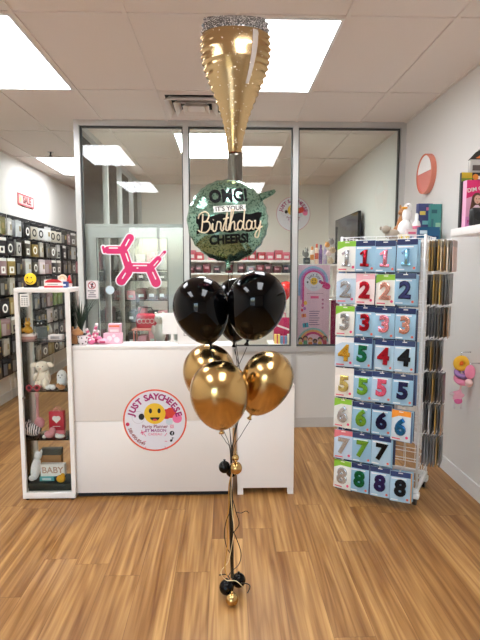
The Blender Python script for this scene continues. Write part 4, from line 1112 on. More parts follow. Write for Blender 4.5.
b.m(col(150, 130, 130)).b2((-.04, -.0214, .02), (.03, -.0203, .024)); b.build('printed_marks', t)
t = thing('small_box', 'small blue box beside the red and white toy box', 'toy box', (vx(64.2, 285, Yv+.07), Yv+.07, vz))
MB().m(col(48, 76, 140)).b2((-.021, -.015, 0), (.021, .03, .04)).build('carton', t)
MB().m(col(220, 226, 236)).b2((-.015, -.0165, .012), (.015, -.0152, .024)).build('printed_label', t)
t = thing('paper_ornament', 'small cream rosette standing behind the red and blue boxes', 'ornament', (vx(62.5, 280, Yv+.14), Yv+.14, vz))
MB().m(col(232, 214, 188)).disc((0, .058, 0), .03, .008, 20).b2((-.006, 0, 0), (.006, .008, .03)).build('rosette', t)
MB().m(col(214, 186, 150)).ring((0, .058, -.002), .012, .02, .002, 18).build('ring', t)
t = thing('gnome_hat', 'small red pointed figure at the corner of the cabinet top', 'figurine', (vx(69.5, 284, Yv+.15), Yv+.15, vz))
MB().m(col(206, 44, 48)).lathe([(.02, .028), (.012, .055), (.004, .078), (.0008, .084)], 14).build('hat', t)
MB().m(col(236, 220, 214)).ball((0, 0, .018), (.02, .018, .018), 14).build('body', t)
pt_ = P(24.5, 300, Yv-.006)
t = thing('price_card', 'small white price card taped to the top corner of the display cabinet', 'card', (pt_.x, Yv-.002, pt_.z))
MB().m(mat('paper_white', (236, 234, 228), .6)).b2((-.03, -.002, -.045), (.03, 0, .04)).build('card', t)
b = MB().m(col(130, 128, 126))
for i in range(4):
    for j in range(3): b.b2((-.022+j*.016, -.0026, -.035+i*.013), (-.012+j*.016, -.002, -.028+i*.013))
b.b2((-.022, -.0026, .02), (.02, -.002, .028)).build('printed_marks', t)
# --- first shelf
gold = mat('gold_paint', (206, 156, 50), .3, metal=.7)
t = thing('riser_box', 'pink and brown gift box under the gold figurine', 'box', (vx(29, 338, Ym), Ym, s1))
MB().m(col(190, 140, 130)).b2((-.045, -.03, 0), (.045, .03, .034), bev=.002).build('carton', t)
MB().m(col(230, 214, 206)).b2((-.047, -.032, .022), (.047, .032, .038), bev=.002).build('lid', t)
t = thing('gold_figurine', 'gold seated figurine on the top glass shelf', 'figurine', (vx(28, 330, Ym), Ym, s1+.038))
MB().m(gold).ball((0, 0, .028), (.03, .024, .028), 14).ball((0, -.002, .068), .02, 14).ball((.026, -.01, .02), (.014, .018, .014), 10).build('body', t)
for sx in (-1, 1): MB().m(gold).ball((sx*.01, 0, .094), (.006, .005, .018), 8).build('ear', t)
t = thing('sunglasses_box', 'clear boxed black party glasses on the top glass shelf', 'box', (vx(41, 330, Ym+.03), Ym+.03, s1))
MB().m(M_clear).b2((-.045, -.02, 0), (.045, .02, .135)).build('sleeve', t)
MB().m(col(90, 92, 90)).b2((-.04, .004, .004), (.04, .012, .08)).build('card', t)
b = MB().m(M_black).b2((-.043, -.015, .085), (.043, .012, .128), bev=.006); fr_ = b.build('black_glasses', t)
b = MB().m(Mw)
for sx in (-1, 1): b.disc((sx*.012-.002, .108, -.0165), .0045, .001, 10)
b.build('print', fr_)
t = thing('gift_pack', 'low pink-white pack lying on the top glass shelf', 'party pack', (vx(56.5, 338, Ym-.02), Ym-.02, s1))
MB().m(col(214, 200, 198)).b2((-.048, -.03, 0), (.048, .03, .035), bev=.006).build('pack', t)
MB().m(col(150, 140, 140)).b2((-.03, -.0312, .008), (.03, -.03, .026)).build('print', t)
t = thing('grey_pack', 'crumpled clear and grey pack between the black glasses and the pink-white pack', 'party pack', (vx(48, 335, Ym+.06), Ym+.06, s1))
MB().m(mat('crumple_grey', (150, 146, 136), .3, bump=.6, bscale=60)).ball((0, 0, .05), (.035, .02, .05), 10).build('pack', t)
MB().m(col(200, 180, 90)).ball((.004, -.016, .07), (.012, .008, .02), 8).build('ribbon_knot', t)
# --- second shelf
t = thing('plush_lamb', 'cream plush lamb with floppy ears sitting on the second glass shelf', 'plush toy', (vx(43, 380, Ym), Ym, s2))
b = MB().m(M_plush).ball((0, .01, .065), (.05, .04, .068), 18).ball((0, -.004, .148), (.046, .04, .04), 18)
b.ball((-.022, -.022, .03), (.026, .03, .032), 14).ball((.024, -.024, .034), (.026, .032, .036), 14); b.build('body', t)
for sx in (-1, 1): MB().m(M_plush).ball((sx*.056, -.004, .16), (.026, .012, .017), 12, rot=Matrix.Rotation(sx*.5, 4, 'Y')).build('ear', t)
for sx in (-1, 1): MB().m(M_plush).ball((sx*.04, -.03, .085), (.014, .016, .034), 10, rot=Matrix.Rotation(sx*-.4, 4, 'Y')).build('arm', t)
b = MB().m(col(80, 60, 54))
for sx in (-1, 1): b.ball((sx*.016, -.041, .155), .004, 8)
b.m(col(214, 150, 140)).ball((0, -.044, .140), (.006, .004, .004), 8); b.build('face_marks', t)
t = thing('plush_ghost', 'white plush with dark dots beside the cream lamb', 'plush toy', (vx(62, 380, Ym+.02), Ym+.02, s2))
MB().m(M_plushw).ball((0, 0, .07), (.036, .03, .05), 16).ball((0, 0, .035), (.037, .031, .035), 14).build('body', t)
b = MB().m(M_black)
for dx, dz in ((-.014, .085), (.01, .088), (-.003, .07)): b.ball((dx, -.0285, dz), .004, 8)
b.build('eyes', t)
def glasses(px, z, Y, lb, c):
    t = thing('party_glasses', lb, 'glasses', (vx(px, 390, Y), Y, z))
    f = MB().m(c)
    for sx in (-1, 1): f.torus((sx*.026, 0, .017), .017, .005, Matrix.Rotation(PI/2, 4, 'X'), 18, 6)
    f.tube([(-.009, 0, .02), (.009, 0, .02)], .003, 6); f.build('frame', t)
    for sx in (-1, 1):
        MB().m(mat('dark_lens', (60, 20, 28), .1)).disc((sx*.026, .017, 0), .015, .001, 16).build('lens', t)
        MB().m(c).tube([(sx*.044, 0, .017), (sx*.044, .06, .015)], .003, 5).build('temple', t)
glasses(33, s2, Yv+.04, 'red and pink party glasses at the front of the second glass shelf', col(190, 60, 76, r=.3))
t = thing('cake_topper', 'pale curled toy lying at the front of the second glass shelf', 'toy', (vx(51, 390, Yv+.05), Yv+.05, s2))
MB().m(M_plushw).ball((-.018, 0, .015), (.02, .018, .015), 12).ball((.012, .0, .018), (.02, .018, .018), 12).ball((.0, -.008, .028), (.014, .012, .012), 10).build('body', t)
t = thing('plush_puppy', 'small tan plush lying below the white dotted plush', 'plush toy', (vx(61.5, 390, Yv+.05), Yv+.05, s2))
MB().m(M_plushb).ball((0, 0, .018), (.026, .02, .018), 14).ball((-.02, -.008, .03), (.015, .014, .014), 12).build('body', t)
for sy in (-1, 1): MB().m(M_plushb).ball((-.022, -.008+sy*.013, .036), (.005, .004, .009), 8).build('ear', t)
# --- third shelf
t = thing('zebra_plush', 'zebra-striped black, white and pink plush on the third glass shelf', 'plush toy', (vx(33, 435, Ym-.02), Ym-.02, s3))
zb_ = mat('zebra_stripe', (232, 226, 224), .9); nt = zb_.node_tree; tc_ = nt.nodes.new('ShaderNodeTexCoord'); wv = nt.nodes.new('ShaderNodeTexWave'); wv.inputs['Scale'].default_value = 22; wv.inputs['Distortion'].default_value = 5
rp = nt.nodes.new('ShaderNodeValToRGB'); rp.color_ramp.interpolation = 'CONSTANT'; rp.color_ramp.elements[0].color = lin((30, 26, 28)) + (1,); rp.color_ramp.elements[1].position = .45; rp.color_ramp.elements[1].color = lin((232, 222, 220)) + (1,)
nt.links.new(tc_.outputs['Object'], wv.inputs['Vector']); nt.links.new(wv.outputs['Fac'], rp.inputs[0]); nt.links.new(rp.outputs[0], nt.nodes['Principled BSDF'].inputs['Base Color'])
MB().m(zb_).ball((0, 0, .045), (.062, .045, .045), 18).ball((-.035, -.015, .075), (.03, .028, .03), 14).build('body', t)
MB().m(mat('plush_dustypink', (206, 140, 146), .9)).ball((.045, .01, .09), (.036, .03, .04), 14).build('pink_back', t)
for sx in (-1, 1): MB().m(zb_).ball((-.035+sx*.018, -.012, .108), (.008, .006, .014), 8).build('ear', t)
t = thing('topper_stick', 'thin dusty pink wand standing behind the zebra plush', 'wand', (vx(38, 420, Ym+.05), Ym+.05, s3))
MB().m(col(200, 140, 140)).cyl((0, 0, .13), .010, .26, 12).build('stick', t)
MB().m(col(214, 160, 160)).ball((0, 0, .272), (.016, .016, .02), 12).build('tip', t)
t = thing('gift_bag', 'red gift bag with a white heart on the third glass shelf', 'gift bag', (vx(57.5, 425, Ym+.02), Ym+.02, s3))
b = MB().m(mat('bag_red', (190, 24, 48), .4)).b2((-.052, -.022, .03), (.052, .022, .165), bev=.003); b.build('bag', t)
MB().m(col(226, 120, 130)).b2((-.05, -.02, 0), (.05, .02, .03)).build('pink_base', t)
b = MB().m(Mw).disc((-.011, .118, -.0232), .017, .001, 20).disc((.013, .118, -.0232), .017, .001, 20).prism([(-.027, .112), (.029, .112), (.001, .082)], .001, Matrix.Translation((0, -.0233, 0))); b.build('heart', t)
b = MB().m(Mw).b2((-.026, -.0232, .058), (.026, -.0222, .062)); b.build('print_line', t)
for sy in (-1, 1): MB().m(col(222, 150, 160)).tube([(-.022, sy*.018, .164), (-.014, sy*.018, .188), (.014, sy*.018, .188), (.022, sy*.018, .164)], .002, 6).build('handle', t)
t = thing('plush_slippers', 'dusty pink plush bundle in front of the red gift bag', 'plush toy', (vx(49, 433, Yv+.05), Yv+.05, s3))
MB().m(mat('plush_dustypink', (206, 140, 146), .9)).ball((0, 0, .026), (.034, .024, .026), 14).ball((.022, .006, .046), (.024, .02, .03), 12).build('body', t)
MB().m(M_plushw).ball((-.03, -.008, .012), (.014, .014, .012), 10).build('white_tip', t)
t = thing('plush_paw', 'white plush pad at the front edge of the third glass shelf', 'plush toy', (vx(60, 437, Yv+.045), Yv+.045, s3))
MB().m(M_plushw).ball((0, 0, .014), (.034, .022, .014), 14).build('pad', t)
MB().m(M_plushw).ball((-.02, 0, .026), (.012, .012, .009), 10).build('toe', t)
# --- bottom
t = thing('storage_tray', 'dark green tray lining the bottom of the display cabinet', 'tray', (vcx, Yv+.12, s0))
MB().m(col(30, 40, 36, r=.6)).b2((-vw+.03, -.095, 0), (vw-.03, .085, .05), bev=.004).build('tray', t)
MB().m(col(40, 52, 48, r=.6)).b2((-vw+.028, -.097, .04), (vw-.028, -.0945, .052)).build('rim', t)
zt_ = s0+.052
t = thing('plush_bunny', 'long white plush leaning in the corner of the cabinet bottom', 'plush toy', (vx(34, 470, Ym-.03), Ym-.03, zt_))
RT = Matrix.Rotation(.16, 4, 'Y')
MB().m(M_plushw).ball((0, 0, .085), (.034, .03, .085), 16, RT).ball((.005, -.003, .18), (.026, .026, .03), 14, RT).ball((-.012, -.016, .02), (.024, .024, .02), 12, RT).build('body', t)
for sx in (-1, 1): MB().m(M_plushw).ball((.008+sx*.014, 0, .205), (.008, .006, .022), 8, RT).build('ear', t)
t = thing('banner_box', 'white box lettered BABY in the bottom of the display cabinet', 'box', (vx(53.5, 470, Ym-.02), Ym-.02, zt_+.03))
MB().m(mat('paper_white', (236, 234, 228), .6)).b2((-.083, -.02, 0), (.083, .02, .085)).build('carton', t)
MB().m(col(186, 150, 130)).text('BABY', .062, Matrix.Translation((0, -.0206, .042)), .0008, .001).build('lettering', t)
t = thing('teal_box', 'flat teal box under the BABY box', 'box', (vx(48, 478, Ym-.03), Ym-.03, zt_))
MB().m(col(90, 170, 170)).b2((-.05, -.025, 0), (.05, .03, .03), bev=.002).build('carton', t)
MB().m(col(200, 226, 226)).b2((-.03, -.0262, .008), (.03, -.025, .022)).build('print', t)
t = thing('brown_box', 'plain brown carton behind the BABY box', 'box', (vx(52, 455, Ym+.055), Ym+.055, zt_))
MB().m(col(160, 116, 70, r=.7)).b2((-.07, -.025, 0), (.07, .025, .155)).build('carton', t)
MB().m(col(60, 66, 58)).b2((-.072, -.027, .1552), (.072, .027, .20), bev=.002).build('dark_lid', t)
t = thing('folded_cloth', 'crumpled yellow cloth in the bottom of the cabinet', 'cloth', (vx(61, 480, Yv+.055), Yv+.055, zt_))
MB().m(mat('yellow_cloth', (232, 174, 40), .8, bump=.7, bscale=30)).ball((0, 0, .022), (.032, .022, .028), 14).ball((.012, .0, .042), (.016, .014, .02), 10).build('cloth', t)

# ================================================================== things on the counter
def ct(px, Y): return (P(px, 344, Y).x, Y, ctz)
Yk = Yc+.1
t = thing('potted_plant', 'spiky dark green plant standing at the cabinet end of the counter', 'plant', ct(81, Yk+.04))
MB().m(mat('pot_black', (40, 40, 42), .5)).lathe([(.026, 0), (.034, .06), (.037, .065), (.033, .066), (.03, .058)], 20).build('pot', t)
fo_ = MB().m(mat('leaf_green', (30, 56, 40), .5)).cyl((0, 0, .08), .016, .06, 10); rr = random.Random(4)
for i in range(30):
    a = i*2.4; L_ = rr.uniform(.16, .27); out = rr.uniform(.02, .13); wv_ = .0065; vs = []; fs = []
    for k in range(7):
        u = k/6; r_ = .008+out*u**1.5*(.55 if math.cos(a) < 0 else 1); z = .07+L_*u-.03*u**3*out/.1; w2_ = wv_*(1-u)**.7+.0004
        for s in (-1, 1): vs.append((r_*math.cos(a)-s*w2_*math.sin(a), r_*math.sin(a)+s*w2_*math.cos(a), z))
    for k in range(6): fs.append((2*k, 2*k+1, 2*k+3, 2*k+2))
    fo_.geo(vs, fs, None, True)
lv = fo_.build('foliage', t); so = lv.modifiers.new('solid', 'SOLIDIFY'); so.thickness = .0012
t = thing('plush_pony', 'small orange-brown plush on the counter in front of the spiky plant', 'plush toy', ct(76, Yk-.035))
MB().m(M_plushb).ball((0, 0, .035), (.034, .024, .035), 14).ball((.012, -.006, .085), (.036, .026, .026), 14).ball((.04, -.012, .08), (.018, .018, .016), 10).build('body', t)
for sx in (-1, 1): MB().m(M_plushb).ball((sx*.018, 0, .112), (.008, .006, .012), 8).build('ear', t)
t = thing('polka_dot_cup', 'white and pink cup with black polka dots on the counter', 'cup', ct(83, Yc+.035))
MB().m(mat('cup_white', (238, 226, 228), .3)).lathe([(.028, 0), (.036, .062), (.033, .062), (.027, .006)], 24).build('cup', t)
b = MB().m(M_black)
for i in range(16):
    a = i*.82+.4*(i//8); z = .014+.032*(i % 2)+.006*(i % 3); r_ = .0285+.008*z/.062
    b.ball((r_*math.cos(a), r_*math.sin(a), z), (.005, .005, .005), 8)
b.build('dots', t)
t = thing('striped_bow', 'pink and white striped candy-cane bow on the counter', 'bow', ct(92, Yk-.03))
b = MB(); cs = [mat('bow_pink', (226, 110, 150), .4), mat('bow_white', (240, 224, 228), .4)]
for j, (ax, az) in enumerate(((-.035, .09), (.04, .125), (.055, .075), (-.03, .05))):
    for i in range(6):
        u0, u1 = i/6, (i+1)/6; b.m(cs[i % 2]).tube([(ax*u0, -.008*j, .02+az*u0), (ax*u1, -.008*j, .02+az*u1)], .0105, 8)
b.build('loops', t); MB().m(cs[0]).ball((0, -.012, .02), (.026, .022, .02), 12).build('knot', t)
for px, Y, sx, h_, lb, cc in ((97, Yk+.01, .05, .055, 'crumpled pink pack beside the striped bow', (222, 120, 160)), (103.5, Yk-.03, .055, .04, 'pale pink pack lying between the bow and the pink boxes', (236, 180, 200))):
    t = thing('candy_pack', lb, 'candy pack', ct(px, Y), group='pink packs on the counter')
    MB().m(mat('wrap_%d' % cc[1], cc, .3, bump=.7, bscale=40)).ball((0, 0, h_*.5), (sx*.8, .028, h_*.5), 10).build('wrapper', t)
    MB().m(col(180, 40, 90)).b2((-.02, -.0305, h_*.3), (.018, -.026, h_*.62)).build('label_patch', t)
t = thing('pink_gift_box', 'wide pale pink gift box, lower of the stack on the counter', 'gift box', ct(113.5, Yk))
pkm = mat('gift_pink', (240, 186, 204), .4, var=.15, vscale=30)
MB().m(pkm).b2((-.062, -.03, 0), (.062, .03, .075), bev=.003).build('carton', t)
b = MB().m(col(248, 228, 234)).disc((-.02, .04, -.0312), .018, .001, 14).disc((.03, .03, -.0312), .02, .001, 14).disc((.01, .058, -.0312), .012, .001, 14); b.build('print', t)
t = thing('pink_gift_box', 'pale pink gift box with an orange band, upper of the stack on the counter', 'gift box', (ct(115.5, Yk)[0], Yk, ctz+.075))
MB().m(pkm).b2((-.042, -.025, 0), (.042, .025, .066), bev=.003).build('carton', t)
b = MB().m(col(232, 120, 90)).b2((-.036, -.0262, .042), (.036, -.025, .056)); b.m(col(248, 230, 234)).b2((-.03, -.0262, .01), (.03, -.025, .026)); b.build('print', t)
t = thing('payment_screen', 'white rounded screen seen from behind on the counter', 'screen', ct(171, Yc+.13))
MB().m(M_white).box((0, 0, .135), (.115, .014, .15), bev=.006, seg=3).build('screen_back', t)
MB().m(M_white).cyl((.01, .012, .035), .012, .07, 12).cyl((.01, .012, .004), .04, .008, 24).build('stand', t)
MB().m(M_black).box((0, .0075, .135), (.105, .002, .14)).build('display', t)
t = thing('receipt_printer', 'white boxy printer on the counter behind the black balloon', 'printer', ct(192, Yc+.1))
MB().m(M_white).b2((-.095, -.055, 0), (.095, .055, .155), bev=.006).build('body', t)
b = MB().m(M_black).tube([(-.05, -.0555, .06), (-.012, -.0555, .06), (-.012, -.0555, .11), (-.05, -.0555, .11)], .002, 4, closed=True); b.build('badge', t)
MB().m(M_black).b2((-.06, -.02, .1545), (.06, -.012, .156)).build('paper_slot', t)
# ================================================================== stickers and notices on the partition
Yg = YP-.0035
def D(px, py): p_ = P(px, py, Yg); return (p_.x, p_.z)
o_ = D(134, 262); ppx = (D(160, 262)[0]-D(110, 262)[0])/50
def Q(cx_, cy_): a = D(80+cx_/4, 200+cy_/4); return (a[0]-o_[0], a[1]-o_[1])
t = thing('balloon_dog_sticker', 'bright pink balloon dog sticker with white outline on the door glass', 'sticker', (o_[0], Yg, o_[1]))
segs = [((112, 200), (160, 200), 15, 15), ((178, 188), (200, 152), 16, 16), ((177, 212), (192, 258), 16, 16), ((196, 270), (272, 271), 18, 18), ((190, 288), (165, 322), 19, 19),
        ((284, 285), (304, 330), 18, 19), ((288, 264), (314, 236), 14, 12), ((318, 230), (339, 208), 4, 6), ((92, 188), (97, 208), 5, 5)]
mp_ = mat('sticker_pink', (216, 22, 104), .35); mw_ = mat('sticker_white', (240, 236, 240), .4)
b = MB().m(mw_)
for i, (a, c, r, r2) in enumerate(segs): b.capsule(Q(*a), Q(*c), (r+5)*ppx/4, .0006, -.0008-.00002*i, r2=(r2+5)*ppx/4)
b.build('outline', t)
b = MB().m(mp_)
for i, (a, c, r, r2) in enumerate(segs): b.capsule(Q(*a), Q(*c), r*ppx/4, .0006, -.0016-.00004*i, r2=r2*ppx/4)
b.build('body', t)
for a, c, r in (((118, 192), (150, 192), 2.5), ((183, 182), (196, 158), 2.5), ((184, 215), (194, 244), 2.5), ((214, 262), (266, 262), 2.5), ((182, 293), (170, 313), 2.5), ((291, 290), (303, 316), 2.5), ((296, 262), (312, 244), 2.2), ((322, 228), (334, 214), 1.6), ((228, 272), (232, 272), 2)):
    MB().m(mw_).capsule(Q(*a), Q(*c), r*ppx/4, .0005, -.0028).build('highlight', t)
c_ = D(110, 290)
t = thing('round_sticker', 'small pale round sticker on the door glass below the pink dog', 'sticker', (c_[0], Yg, c_[1]))
MB().m(mat('sticker_pale', (206, 224, 232), .4)).disc((0, 0, -.001), .042, .001, 24).build('disc', t)
c_ = (P(92, 290, YP-.004).x, P(92, 290, YP-.004).z)
t = thing('prohibition_notice', 'small white notice with a crossed-out circle on the glass before the office door', 'notice', (c_[0], YP-.0035, c_[1]))
MB().m(mat('notice_white', (232, 224, 224), .45)).b2((-.062, -.003, -.088), (.062, 0, .092)).build('plate', t)
b = MB().m(mat('notice_red', (170, 60, 70), .45)).ring((0, .045, -.004), .030, .038, .001, 32)
b.m(M_black).capsule((0, .028), (.002, .058), .008, .0008, -.0038).disc((.008, .058, -.0036), .009, .0006, 12)
b.m(mat('notice_red', (170, 60, 70), .45)).capsule((-.022, .067), (.022, .023), .004, .0008, -.0048)
b.build('prohibition_circle', t)
b = MB().m(col(110, 104, 108))
for z, ws in ((-.008, (-.04, .036)), (-.027, (-.022, .02)), (-.046, (-.034, .036)), (-.066, (-.04, .04))): b.b2((ws[0], -.0036, z-.005), (ws[1], -.0031, z+.004))
b.build('printed_lines', t)

# rainbow poster standing inside the glass
Yo = YP+.035
pa, pb = P(297.3, 345, Yo), P(330, 265, Yo); pw_, ph_ = pb.x-pa.x, pb.z-pa.z
t = thing('poster', 'pale pink rainbow poster board standing inside the glass beside the number rack', 'poster', ((pa.x+pb.x)/2, Yo, pa.z))
MB().m(mat('poster_pink', (240, 206, 222), .4)).b2((-pw_/2, 0, 0), (pw_/2, .006, ph_)).build('board', t)
def cl(v): return max(-pw_/2, min(pw_/2, v))
b = MB(); cxp, czp = 0, ph_*.80; k = pw_
for i, (r0, r1, cc) in enumerate(((.47, .40, (150, 190, 222)), (.40, .34, (182, 130, 196)), (.34, .29, (214, 50, 130)))):
    b.m(col(*cc)); b.ring((cxp-.02*k, czp, -.0012-.0001*i), r1*k, r0*k, .0008, 40, a0=-.1, a1=PI)
    b.b2((cxp-.02*k-r0*k, -.0012-.0001*i, ph_*(.62-.05*i)), (cxp-.02*k-r1*k, -.0004, czp))
b.m(col(214, 50, 130)).capsule((pw_*.28, ph_*.765), (pw_*.43, ph_*.735), .030, .0006, -.0016)
b.build('rainbow_print', t)
MB().m(mat('emblem_white', (232, 232, 240), .35)).disc((cxp, czp-.005, -.0024), k*.30, .0008, 40).build('white_circle', t)
f = MB().m(mat('smiley_yellow', (240, 196, 44), .4)).disc((0, czp, -.0034), k*.115, .0008, 28).build('smiley_face', t)
e = MB().m(M_black)
for sx in (-1, 1): e.disc((sx*k*.04, czp+k*.03, -.0044), k*.014, .0008, 10, sz=1.4)
e.ring((0, czp-k*.005, -.0044), k*.05, k*.064, .0008, 16, a0=PI+.3, a1=2*PI-.3); e.build('eyes_and_mouth', f)
b = MB().m(col(60, 50, 90)).arc_text('Just Say', k*.15, (0, czp-.005), k*.21, math.radians(158), math.radians(22), -.0034, .0005)
b.m(M_black).disc((-k*.2, czp-k*.03, -.0034), k*.03, .0008, 12); b.m(col(150, 50, 150)).disc((k*.2, czp-k*.01, -.0034), k*.05, .0008, 12); b.m(col(206, 40, 110)).disc((k*.25, czp-k*.05, -.0036), k*.05, .0008, 12)
b.m(col(120, 130, 170)).arc_text('cheese', k*.07, (0, czp), k*.2, math.radians(240), math.radians(300), -.0034, .0004, inward=True)
b.build('lettering', t)
b = MB().m(col(230, 90, 140)).b2((-k*.1, -.0012, ph_*.585), (k*.16, -.0004, ph_*.615))
b.m(col(150, 120, 150))
for i in range(7): b.b2((-k*.13, -.0012, ph_*(.42-.028*i)), (k*(.2-.03*(i % 3)), -.0004, ph_*(.43-.028*i)))
b.m(col(190, 150, 170)).b2((-k*.22, -.0012, ph_*.645), (k*.3, -.0004, ph_*.653))
for z in (.57, .52, .47): b.m(col(190, 110, 150)).disc((k*.29, ph_*z, -.0012), k*.035, .0008, 14)
b.build('printed_lines', t)
b = MB()
for (x, z, s_, cc, rc) in ((-.30, .37, .075, (240, 150, 80), (214, 40, 70)), (-.24, .25, .095, (70, 170, 196), (40, 60, 110))):
    b.m(col(*cc)).prism([((x-s_)*k, ph_*z-s_*k*.8), ((x+s_)*k, ph_*z-s_*k*.6), ((x+s_*.8)*k, ph_*z+s_*k*.9), ((x-s_*1.1)*k, ph_*z+s_*k*.6)], .0008, Matrix.Translation((0, -.0014, 0)))
    b.m(col(*rc)).prism([((x-s_*.2)*k, ph_*z-s_*k*.7), ((x+s_*.15)*k, ph_*z-s_*k*.65), ((x-.0)*k, ph_*z+s_*k*.75), ((x-s_*.4)*k, ph_*z+s_*k*.7)], .0006, Matrix.Translation((0, -.002, 0)))
for (x, z, r_, cc) in ((-.34, .5, .05, (226, 90, 150)), (-.26, .53, .055, (244, 196, 70)), (-.28, .46, .045, (190, 110, 190)), (-.36, .44, .04, (226, 60, 90))): b.m(col(*cc)).disc((x*k, ph_*z, -.0016), r_*k, .0006, 16, sz=1.2)
b.build('gift_print', t)
b = MB()
for i, (r0, r1, cc) in enumerate(((.50, .44, (150, 200, 200)), (.44, .37, (240, 176, 110)), (.37, .30, (206, 60, 120)))): b.m(col(*cc)).ring((0.0, ph_*.02, -.0010-.0001*i), r1*k, r0*k, .0006, 36, a0=.12, a1=PI-.12)
for i in range(6):
    x = (-.40+.155*i)*k; z = ph_*(.055+.02*math.sin(i*1.6)); hc = [(40, 30, 30), (70, 44, 30), (196, 110, 50), (46, 34, 30), (30, 26, 28), (120, 70, 40)][i]
    b.m(col(*hc)).disc((x, z+.012, -.0018), k*.075, .0006, 18); b.m(col(*[(232, 190, 160), (214, 160, 126), (240, 200, 170), (160, 110, 84), (222, 176, 146), (196, 146, 116)][i])).disc((x, z, -.0026), k*.058, .0006, 18)
    b.m(col(*[(226, 196, 70), (90, 160, 120), (226, 120, 60), (80, 120, 190), (230, 190, 80), (200, 70, 90)][i])).b2((x-k*.06, -.003, .002), (x+k*.06, -.0024, z-k*.04))
b.build('children_print', t)

# ================================================================== office behind the glass
we = P(293.3, 214, YB); emblem('wall_emblem', 'round shop emblem with smiley on the office back wall, crossed by the frame post', 'emblem', (we.x, YB-.0005, we.z), 16.8*YB/500, (196, 70, 110), full=False)
# wall shelves with pink and red tubs
Ys = YB-.24
sx0, sx1 = P(187, 265, Ys).x, P(291.5, 265, Ys).x
zsA, zsB = P(240, 260, Ys).z, P(240, 273, Ys).z
for z, lb in ((zsA, 'upper long white shelf on the office back wall, holding the pink tubs'), (zsB, 'lower long white shelf on the office back wall, holding the dark red boxes')):
    t = thing('wall_shelf', lb, 'shelf', ((sx0+sx1)/2, YB, z))
    MB().m(M_white).b2(((sx0-sx1)/2, -.24, -.035), ((sx1-sx0)/2, 0, 0), bev=.003).build('board', t)
    for x in (-.5, .5): MB().m(M_wmetal).b2((x-.012, -.2, -.055), (x+.012, 0, -.0352)).build('bracket', t)
rnd = random.Random(9)
tub = [(196, 44, 60), (222, 96, 120), (232, 150, 166), (206, 70, 90), (214, 120, 140), (180, 40, 60)]
tw_ = ['red', 'rose', 'pale pink', 'coral red', 'dusty pink', 'dark red']
def tub_at(px, w_px, Y, z, h, ci, lb, name='gift_box', grp=None):
    x = P(px, 260, Y).x; w_ = w_px*Y/500
    t = thing(name, lb, 'box', (x, Y+.005, z), group=grp); c_ = tub[ci]
    MB().m(col(*c_, r=.35)).b2((-w_/2, -.06, 0), (w_/2, .06, h*.78), bev=.004).build('tub', t)
    MB().m(col(*[min(255, int(v*.8+50)) for v in c_], r=.35)).b2((-w_/2-.003, -.063, h*.78), (w_/2+.003, .063, h), bev=.004).build('lid', t)
    MB().m(col(240, 226, 226)).b2((-w_*.3, -.0612, h*.2), (w_*.3, -.0602, h*.55)).build('label_patch', t)
for i, px in enumerate((192, 200, 212, 221, 233, 243, 252, 261.5, 270, 278.5, 286)):
    ci = [3, 0, 2, 1, 4, 3, 5, 0, 1, 3, 1][i]
    tub_at(px, 7.6, Ys+.12, zsA, (.13 if i % 3 else .16), ci, '%s tub on the upper office shelf, %s along from the door' % (tw_[ci], ORD[i]), 'gift_tub', 'tubs on the upper office shelf')
tub2 = [(90, 26, 40), (60, 24, 34), (120, 34, 50), (44, 34, 44), (150, 150, 160)]
for i, px in enumerate((191, 199, 207, 217, 229, 241, 251, 260, 268, 277, 286)):
    ci = [0, 1, 2, 3, 0, 1, 4, 2, 1, 0, 3][i]; x = P(px, 268, Ys+.12).x; w_ = 7.4*Ys/500; h = .11+.02*(i % 3)
    t = thing('party_box', '%s box on the lower office shelf, %s along from the door' % (['wine red', 'dark plum', 'red', 'dark grey', 'light grey'][ci], ORD[i]), 'box', (x, Ys+.125, zsB), group='boxes on the lower office shelf')
    MB().m(col(*tub2[ci], r=.4)).b2((-w_/2, -.06, 0), (w_/2, .06, h), bev=.003).build('carton', t)
    MB().m(col(206, 150, 160)).b2((-w_*.3, -.0612, h*.45), (w_*.25, -.0602, h*.7)).build('label_patch', t)
# television on the office side wall
a_, b_ = PX(341, 225, XR), PX(365, 225, XR); zt1, zb1 = PX(343, 219, XR).z, PX(341, 241, XR).z
ty = (a_.y+b_.y)/2; tl = abs(a_.y-b_.y)/2
zt1 = PX(364, 209, XR-.06).z; zb1 = zt1-tl*2*.57
t = thing('television', 'black flat television on the office side wall', 'television', (XR-.0012, ty, (zt1+zb1)/2)); hz = (zt1-zb1)/2
MB().m(M_blackm).b2((-.085, -tl, -hz), (-.05, tl, hz), bev=.004).build('casing', t)
MB().m(mat('dark_screen', (34, 36, 36), .12)).b2((-.0865, -tl+.012, -hz+.016), (-.0852, tl-.012, hz-.012)).build('screen', t)
MB().m(M_black).b2((-.05, -.15, -.12), (0, .15, .12)).build('wall_bracket', t)
